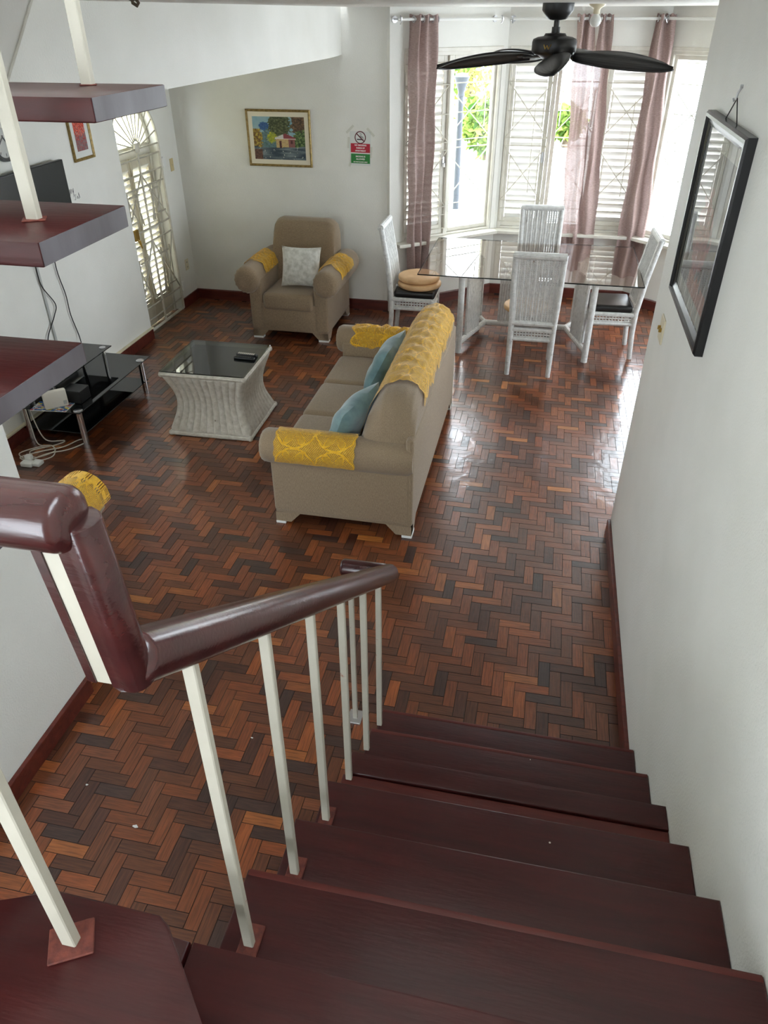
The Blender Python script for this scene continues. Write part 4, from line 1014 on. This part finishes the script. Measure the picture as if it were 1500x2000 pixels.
# ================================================================ CEILING FAN, BULB, HOOK
def fan():
    C = (-.07, 5.22); t = thing('ceiling_fan', 'dark bronze ceiling fan with leaf shaped blades hanging before the bay', 'ceiling fan', (C[0], C[1], CEIL))
    bm = BM(); lathe(bm, [(.09, 0), (.09, -.035), (.075, -.055), (.05, -.08), (.02, -.085)], n=28); obj('canopy', bm, 'fan', t, True)
    bm = BM(); cyl(bm, (0, 0, -.08), (0, 0, -.15), .016, n=14); lathe(bm, [(.024, -.115), (.024, -.15)], n=14); obj('rod', bm, 'fan', t, True)
    bm = BM(); lathe(bm, [(.03, -.145), (.058, -.147), (.066, -.16), (.10, -.165), (.125, -.175), (.13, -.19), (.13, -.235), (.118, -.25), (.08, -.265), (.062, -.275), (.06, -.295), (.03, -.305), (0, -.306)], n=36); obj('motor', bm, 'fan', t, True)
    bm = BM()
    # small gilt mark on the motor
    for a, b in (((-.026, -.200), (-.016, -.222)), ((-.016, -.222), (-.006, -.203)), ((-.006, -.203), (.004, -.222)), ((.004, -.222), (.018, -.198))):
        tube(bm, [(math.sin(p[0]/.131-.25)*.131, -math.cos(p[0]/.131-.25)*.131, p[1]) for p in (a, b)], .003, 5)
    obj('emblem', bm, 'brass', t)
    def blade():
        bm = BM(); L0, L1 = .13, .70; nu, nv = 28, 20
        def f(u, v, off):
            q = v*2-1; x = L0+(L1-L0)*u
            wd = .098*math.sin(PI*min(1, u*.93+.07))**.62
            if u > .9: wd *= max(.12, math.sqrt(max(0, 1-((u-.9)/.1)**2)))
            y = q*wd; cup = .012*(1-q*q)+.0022*math.cos(q*PI*9)
            return Vector((x, y, cup-.055*u*u+off))
        rim = []
        a = grid(bm, lambda u, v: f(u, v, .003), nu, nv); b = grid(bm, lambda u, v: f(u, 1-v, -.003), nu, nv)
        bmesh.ops.remove_doubles(bm, verts=bm.verts, dist=.0004)
        e1 = [f(u/nu, 0, 0) for u in range(nu+1)]; e2 = [f(u/nu, 1, 0) for u in range(nu+1)]
        tube(bm, e1+e2[::-1], .005, 6)
        return mesh_of(bm, 'fanblade', 'blade', True)
    bme = blade()
    bm = BM(); box(bm, (.05, -.016, -.004), (.18, .016, .004), .003); lathe(bm, [(.034, .004), (.034, .010), (0, .012)], (.185, 0, 0), 16); arm_me = mesh_of(bm, 'fan', 'blade_arm', True)
    for k in range(5):
        a = math.radians(-18+72*k); b = share('blade', bme, t, (0, 0, -.262), (math.radians(21), 0, a)); b.rotation_mode = 'XYZ'
        share('blade_arm', arm_me, b, (0, 0, 0))
fan()
t = thing('ceiling_bulb', 'bare globe bulb in a white ceiling holder right of the fan', 'light bulb', (.17, 6.0, CEIL))
bm = BM(); lathe(bm, [(.055, 0), (.05, -.012), (.03, -.022), (.022, -.03), (.022, -.055), (0, -.055)], n=24); obj('holder', bm, 'ivory', t, True)
bm = BM(); lathe(bm, [(.016, -.05), (.018, -.06), (.033, -.075), (.038, -.092), (.033, -.11), (.018, -.125), (0, -.128)], n=24); obj('globe', bm, 'plastic_white', t, True)
bm = BM(); tube(bm, [(-1.49, 2.85, CEIL), (-1.49, 2.85, 2.78), (-1.475, 2.85, 2.772), (-1.468, 2.85, 2.78), (-1.475, 2.85, 2.79)], .006, 8); lathe(bm, [(.014, 0), (.014, -.006), (.006, -.01)], (-1.49, 2.85, CEIL), 14); tag(obj('ceiling_hook', bm, 'bark', smooth=True), 'small dark hook in the ceiling above the upper stairs', 'hook')

# ================================================================ WALL THINGS
def ring_frame(bm, w, h, fw, d, prof=None, mtx=Matrix.Identity(4)):
    """mitred picture frame in local (x right, y up, z out)"""
    pr_ = prof or [(0, 0), (0, d*.75), (fw*.25, d), (fw*.6, d*.8), (fw, d*.55), (fw, 0)]
    cs = [(-1, -1), (1, -1), (1, 1), (-1, 1)]; rings = []
    for (sx, sy) in cs: rings.append([bm.verts.new(mtx @ Vector((sx*(w/2-o), sy*(h/2-o), z))) for o, z in pr_])
    n = len(pr_)
    for k in range(4):
        a, b = rings[k], rings[(k+1) % 4]
        for i in range(n): bm.faces.new((a[i], a[(i+1) % n], b[(i+1) % n], b[i]))
BACKM = lambda x, z: Matrix(((1, 0, 0, x), (0, 0, -1, YB), (0, 1, 0, z), (0, 0, 0, 1)))         # on back wall, facing -Y
LEFTM = lambda y, z, X=XL: Matrix(((0, 0, 1, X), (1, 0, 0, y), (0, 1, 0, z), (0, 0, 0, 1)))       # on left wall, facing +X
RIGHTM = lambda y, z: Matrix(((0, 0, -1, .618), (-1, 0, 0, y), (0, 1, 0, z), (0, 0, 0, 1)))       # on right wall, facing -X
def picture(name, lab, mtx, w, h, fw, d, fmat, matw, fn, nx, ny, matm, glassy=None, prof=None):
    t = thing(name, lab, 'picture'); t.matrix_world = mtx
    bm = BM(); ring_frame(bm, w, h, fw, d, prof); obj('frame', bm, fmat, t)
    iw, ih = w-2*fw+.004, h-2*fw+.004
    bm = BM(); box(bm, (-iw/2, -ih/2, .001), (iw/2, ih/2, d*.4)); obj('mat_board', bm, matm, t)
    art('print', iw-2*matw, ih-2*matw, nx, ny, fn, 'print', t, Matrix.Translation((0, 0, d*.4+.0006)))
    if glassy: bm = BM(); box(bm, (-iw/2, -ih/2, d*.4+.003), (iw/2, ih/2, d*.4+.005)); obj('glass', bm, glassy, t)
    return t
def cottage(u, v):
    n1, n2, n3 = nz(u, v, 9, 1), nz(u, v, 22, 2), nz(u, v, 45, 3); f = n2*.6+n3*.5
    c = mixc((96, 150, 172), (150, 178, 186), v*.6+.3+n1*.5)                     # sky
    if ((u-.22)/.10)**2+((v-.78)/.10)**2 < 1+n2*.5: c = mixc((44, 82, 136), (86, 120, 160), n3+.3)
    if v < .72-.5*abs(u-.3)+n2*.1 and u < .5: c = mixc((112, 140, 150), (70, 98, 92), .5+f)
    if ((u-.52)/.22)**2+((v-.82)/.30)**2 < 1+n2*.7: c = mixc((54, 62, 36), (122, 128, 92), .35+f*1.3)       # big tree
    if ((u-.93)/.18)**2+((v-.86)/.36)**2 < 1+n2*.7: c = mixc((66, 52, 40), (132, 104, 74), .4+f*1.3)
    if ((u-.36)/.09)**2+((v-.52)/.12)**2 < 1+n3*1.2: c = mixc((112, 132, 40), (198, 190, 60), .5+f)
    if ((u-.92)/.16)**2+((v-.42)/.28)**2 < 1+n2*.9: c = mixc((42, 66, 34), (140, 158, 98), .4+f*1.4)
    if u < .17+n2*.06-.05*(v-.3) and v < .72: c = mixc((96, 66, 36), (206, 184, 76), .4+f*1.4)
    if .44 < u < .80 and .28 < v < .50:
        c = (196, 170, 118) if u < .68 else (140, 92, 86)
        if .50 < u < .54 and v < .44 or .72 < u < .76 and .38 < v < .46: c = (84, 48, 44)
        if n3 > .25: c = mixc(c, (150, 90, 86), .5)
    if .42 < u < .82 and .50 <= v < .62-.5*abs(u-.62): c = (206, 204, 200) if u < .58 else (138, 64, 70)
    if .42 < u < .82 and .485 < v < .505: c = (226, 216, 206)
    if v < .29+.03*n1+.05*abs(u-.4):
        c = mixc((52, 66, 78), (128, 140, 142), (.4+nz(u*.35, v*2.2, 10, 5)*.9+.15*n3))
        if n2 > .45 and n3 > 0: c = (176, 180, 174)
    if u < .16 and v < .25: c = mixc((64, 44, 38), (128, 92, 72), .5+f)
    return c
picture('picture', 'gilt framed watercolour of a cottage among trees above the armchair', BACKM(-2.738, 1.70), .675, .52, .022, .022, 'gold', .045, cottage, 96, 74, 'mat')
def flowers(u, v):
    n2, n3 = nz(u, v, 12, 4), nz(u, v, 26, 6)
    c = mixc((104, 84, 88), (138, 112, 112), .5+n2)
    if v > .42+.5*n2: c = mixc((150, 30, 28), (226, 104, 78), .5+n3*2.2)
    if n3 > .3 and v > .2: c = (232, 120, 90)
    if v < .4 and n3 > .15: c = (150, 70, 66)
    return c
picture('picture', 'gilt framed red flower print on the left wall right of the television', LEFTM(6.0, 1.965), .30, .43, .022, .025, 'gold', .05, flowers, 26, 36, 'paper')
def darkprint(u, v):
    n1, n2, n3 = nz(u, v, 5, 11), nz(u, v, 14, 12), nz(u, v, 34, 13)
    c = mixc((44, 46, 46), (84, 86, 82), .4+n1)
    if ((u-.46)/.26)**2+((v-.42)/.30)**2 < 1+n2*.8: c = mixc((96, 40, 44), (150, 74, 76), .5+n3*1.3)
    if v < .14+n2*.1 and u > .3: c = mixc((120, 70, 52), (158, 104, 82), .5+n3)
    return c
pf = picture('picture', 'black framed glazed print hanging by a cord on the stair wall', RIGHTM(3.13, 2.065), .82, .72, .05, .035, 'black_frame', .055, darkprint, 60, 52, 'mat_grey', 'picture_glass', [(0, 0), (0, .028), (.008, .036), (.02, .036), (.026, .026), (.04, .022), (.05, .018), (.05, 0)])
bm = BM(); tube(bm, [(-.11, .36, .012), (.0, .435, .01), (.11, .36, .012)], .0022, 5); obj('hanging_cord', bm, 'cable', pf)
bm = BM(); tube(bm, [(0, .475, .002), (0, .45, .012), (0, .43, .014), (0, .425, .02), (0, .435, .024)], .004, 6); cyl(bm, (0, .47, 0), (0, .47, .01), .006, n=8); obj('wall_hook', bm, 'steel', pf)
# clock
t = thing('wall_clock', 'round black rimmed wall clock above the television, cut by the left edge', 'clock'); t.matrix_world = LEFTM(5.03, 2.04)
bm = BM(); lathe(bm, [(.155, 0), (.16, .01), (.155, .035), (.138, .035), (.132, .02), (.132, 0)], n=48); obj('rim', bm, 'black_frame', t, True)
bm = BM(); lathe(bm, [(.133, .004), (.133, .014), (0, .014)], n=40); obj('dial', bm, 'paper', t)
bm = BM()
for k in range(12):
    m_ = Matrix.Rotation(k*PI/6, 4, 'Z'); box(bm, (-.003, .105, .0145), (.003, .125, .0155), 0, 1, m_)
obj('hour_marks', bm, 'ink', t)
for nm, a, L_ in (('hour_hand', 2.3, .07), ('minute_hand', -2.5, .10)):
    bm = BM(); box(bm, (-.004, -.01, .016), (.004, L_, .018), 0, 1, Matrix.Rotation(a, 4, 'Z')); obj(nm, bm, 'ink', t)
bm = BM(); lathe(bm, [(.137, .026), (.137, .028), (0, .030)], n=40); obj('glass', bm, 'picture_glass', t, True)
# scribble on the wall beside the television
bm = BM()
def scr(pts): tube(bm, [(XL+.001, y, z) for y, z in pts], .0016, 4)
scr([(5.695, 1.53), (5.70, 1.575), (5.71, 1.54), (5.72, 1.575), (5.727, 1.54)]); scr([(5.735, 1.57), (5.742, 1.545), (5.755, 1.575), (5.74, 1.51)])
scr([(5.775, 1.52), (5.755, 1.525), (5.765, 1.505), (5.755, 1.485), (5.74, 1.49)]); scr([(5.785, 1.49), (5.79, 1.51), (5.80, 1.49), (5.785, 1.49)]); scr([(5.81, 1.485), (5.815, 1.53), (5.825, 1.49)])
tag(obj('scribble', bm, 'ink'), 'small ink scribble on the wall beside the television corner', 'scribble')
# no smoking sign
t = thing('no_smoking_sign', 'no smoking notice with red and green panels taped to the wall', 'sign'); SM = BACKM(-1.897, 1.628) @ Matrix.Rotation(math.radians(-1.0), 4, 'Z'); t.matrix_world = SM
w_, h_ = .215, .31
bm = BM(); box(bm, (-w_/2, -h_/2, .0005), (w_/2, h_/2, .0015)); obj('sheet', bm, 'paper', t)
bm = BM(); box(bm, (-.098, -.036, .0015), (.100, .046, .0022), .0); obj('red_panel', bm, 'red', t)
bm = BM(); box(bm, (-.096, -.135, .0015), (.100, -.047, .0022)); obj('green_panel', bm, 'green_print', t)
bm = BM(); pts = [(.057*math.cos(2*PI*k/36), .103+.057*math.sin(2*PI*k/36), .002) for k in range(36)]
N = 36
ri = [bm.verts.new((.048*math.cos(2*PI*k/N), .10+.048*math.sin(2*PI*k/N), .0022)) for k in range(N)]; ro = [bm.verts.new((.057*math.cos(2*PI*k/N), .10+.057*math.sin(2*PI*k/N), .0022)) for k in range(N)]
for k in range(N): bm.faces.new((ri[k], ri[(k+1) % N], ro[(k+1) % N], ro[k]))
c45 = Matrix.Translation((0, .10, 0)) @ Matrix.Rotation(math.radians(-42), 4, 'Z'); box(bm, (-.05, -.005, .0019), (.05, .005, .0024), 0, 1, c45); obj('prohibition_ring', bm, 'dark_red', t)
bm = BM(); box(bm, (-.034, .077, .0017), (.022, .087, .0021)); box(bm, (.025, .077, .0017), (.032, .087, .0021)); obj('cigarette', bm, 'ink', t)
bm = BM(); tube(bm, [(.030, .092, .0019), (.027, .105, .0019), (.010, .108, .0019), (.004, .120, .0019), (.012, .132, .0019), (.004, .138, .0019), (-.006, .130, .0019)], .0022, 5); tube(bm, [(.024, .092, .0019), (.020, .100, .0019), (.004, .104, .0019), (-.004, .114, .0019)], .0018, 5); obj('smoke_curl', bm, 'ink', t)
for s, y in (('NO SMOKING', .030), ('INSIDE OF', .005), ('APARTMENT', -.020)): text_mesh('lettering', s, .019, 'white_print', t, Matrix.Translation((.002, y, .003)))
for s, y, z in (('SMOKING IS', -.072, .018), ('ALLOWED', -.096, .019), ('ON THE BALCONY ONLY', -.122, .0125)): text_mesh('lettering', s, z, 'white_print', t, Matrix.Translation((.002, y, .003)))
for (x, y, a) in ((-.105, .17, .75), (.105, .15, -.75), (-.12, .05, 1.5), (.11, -.03, 1.5), (-.10, -.12, 1.3)):
    bm = BM(); box(bm, (-.05, -.011, .0002), (.05, .011, .0006), 0, 1, Matrix.Translation((x, y, .0015)) @ Matrix.Rotation(a, 4, 'Z')); obj('tape', bm, 'tape', t)
# switches and sockets
t = thing('light_switch', 'beige double light switch beside the black framed picture', 'light switch'); t.matrix_world = RIGHTM(3.66, 1.47)
bm = BM(); box(bm, (-.058, -.06, 0), (.058, .06, .008), .003); obj('plate', bm, 'ivory', t)
for x in (-.02, .02): bm = BM(); box(bm, (x-.006, -.008, .006), (x+.006, .012, .022), .003); obj('toggle', bm, 'brass', t)
t = thing('light_switch', 'small beige light switch between the gate and the corner', 'light switch'); t.matrix_world = LEFTM(7.69, 1.45, -3.875)
bm = BM(); box(bm, (-.036, -.06, 0), (.036, .06, .007), .003); obj('plate', bm, 'tanplate', t)
bm = BM(); box(bm, (-.005, -.01, .006), (.005, .01, .016), .002); obj('toggle', bm, 'ivory', t)
t = thing('wall_socket', 'white wall socket low between the gate and the corner', 'socket'); t.matrix_world = LEFTM(7.69, .43, -3.875)
bm = BM(); box(bm, (-.04, -.058, 0), (.04, .058, .007), .003); obj('plate', bm, 'ivory', t)
bm = BM()
for y in (-.025, .025):
    for x in (-.008, .008): box(bm, (x-.0025, y-.008, .0065), (x+.0025, y+.008, .0076))
obj('slots', bm, 'black', t)
# crumbs of plaster on the floor
rn = random.Random(5)
for (x, y, s, lab) in ((-1.36, 1.50, .010, 'larger white crumb on the parquet left of the lower balusters'), (-1.66, 1.64, .006, 'tiny white crumb on the parquet near the white wall skirting'), (-1.05, 2.02, .005, 'tiny white crumb on the parquet beside the second baluster')):
    bm = BM(); bmesh.ops.create_icosphere(bm, subdivisions=1, radius=s, matrix=Matrix.Translation((x, y, s*.5)) @ Matrix.Diagonal((1.3, .7, .6, 1)))
    for v in bm.verts: v.co += Vector((rn.uniform(-1, 1), rn.uniform(-1, 1), 0))*s*.25
    tag(obj('paper_crumb', bm, 'paper'), lab, 'crumb', 'white crumbs on the parquet')

# ================================================================ OUTSIDE
bm = BM(); box(bm, (-14, 8.95, -.2), (14, 40, -.1)); box(bm, (-14, -4, -.2), (-4.1, 8.95, -.1)); struct('ground_outside', bm, 'concrete')
bm = BM(); box(bm, (-6.0, 3.4, -.1), (-5.85, 14.0, 2.62)); struct('wall_outside', bm, 'yellow_wall')
bm = BM(); box(bm, (-6.2, 5.2, 2.62), (-4.02, 10.0, 2.75)); struct('added_shade_roof', bm, 'concrete')  # roof slab added to shade what shows through the gate
def tree(lab, x, y, h, r, mat, n, seed, trunk=True, cz=None, flat=1.):
    t = thing('garden_tree', lab, 'tree', (x, y, -.1), 0, 'trees across the driveway'); rn = random.Random(seed); cz = cz if cz is not None else h-r
    bm = BM(); tube(bm, [(0, 0, 0), (.05, .03, cz*.5), (0, 0, cz+r*.3)], [.10, .08, .04], 8)
    for k in range(4): a = rn.uniform(0, 6.3); tube(bm, [(0, 0, cz*.7), (r*.5*math.cos(a), r*.5*math.sin(a), cz+r*.3)], [.05, .02], 6)
    obj('trunk', bm, 'bark', t, True)
    bm = BM()
    for _ in range(n):
        d = Vector((rn.gauss(0, 1), rn.gauss(0, 1), rn.gauss(0, 1))).normalized(); q = rn.random()**.45
        lump = 1+.35*noise.noise(d*2.3+Vector((seed, 0, 0)))
        p = Vector((d.x*r*q*lump, d.y*r*q*lump, cz+d.z*r*q*lump*flat))
        if p.z < .05: continue
        s = rn.uniform(.07, .15); ax = Vector((rn.gauss(0, 1), rn.gauss(0, 1), rn.gauss(0, 1))).normalized(); b = ax.orthogonal().normalized()
        bm.faces.new([bm.verts.new(p+v) for v in (ax*s, b*s*.45, -ax*s, -b*s*.45)])
    o = obj('foliage', bm, mat, t, fix=False); o['kind'] = 'stuff'
tree('dense green tree left of the lamp post, seen through the left window', -3.75, 21.4, 3.7, 1.35, 'leaf', 2400, 1, cz=1.45)
tree('yellow green shrubby tree right behind the lamp post', -2.75, 25.6, 4.2, 1.45, 'leaf2', 2200, 2, cz=2.1)
tree('green tree with low crown right of the lamp post', -1.55, 18.9, 1.9, .62, 'leaf', 1300, 3, cz=.72)
tree('small round shrub seen through the narrow pane by the centre curtain', .25, 21.2, 1.3, .42, 'leaf', 900, 4, cz=.55)
t = thing('lamp_post', 'slim blue grey garden lamp post outside the left bay window', 'lamp post', (-1.58, 13.6, -.1))
bm = BM(); tube(bm, [(0, 0, 0), (0, 0, 1.72)], [.055, .045], 12); obj('post', bm, 'post', t, True)
bm = BM(); lathe(bm, [(.03, 1.70), (.06, 1.74), (.05, 1.78), (.12, 1.98), (.13, 2.0), (.05, 2.05), (0, 2.06)], n=16); obj('lantern', bm, 'post', t, True)
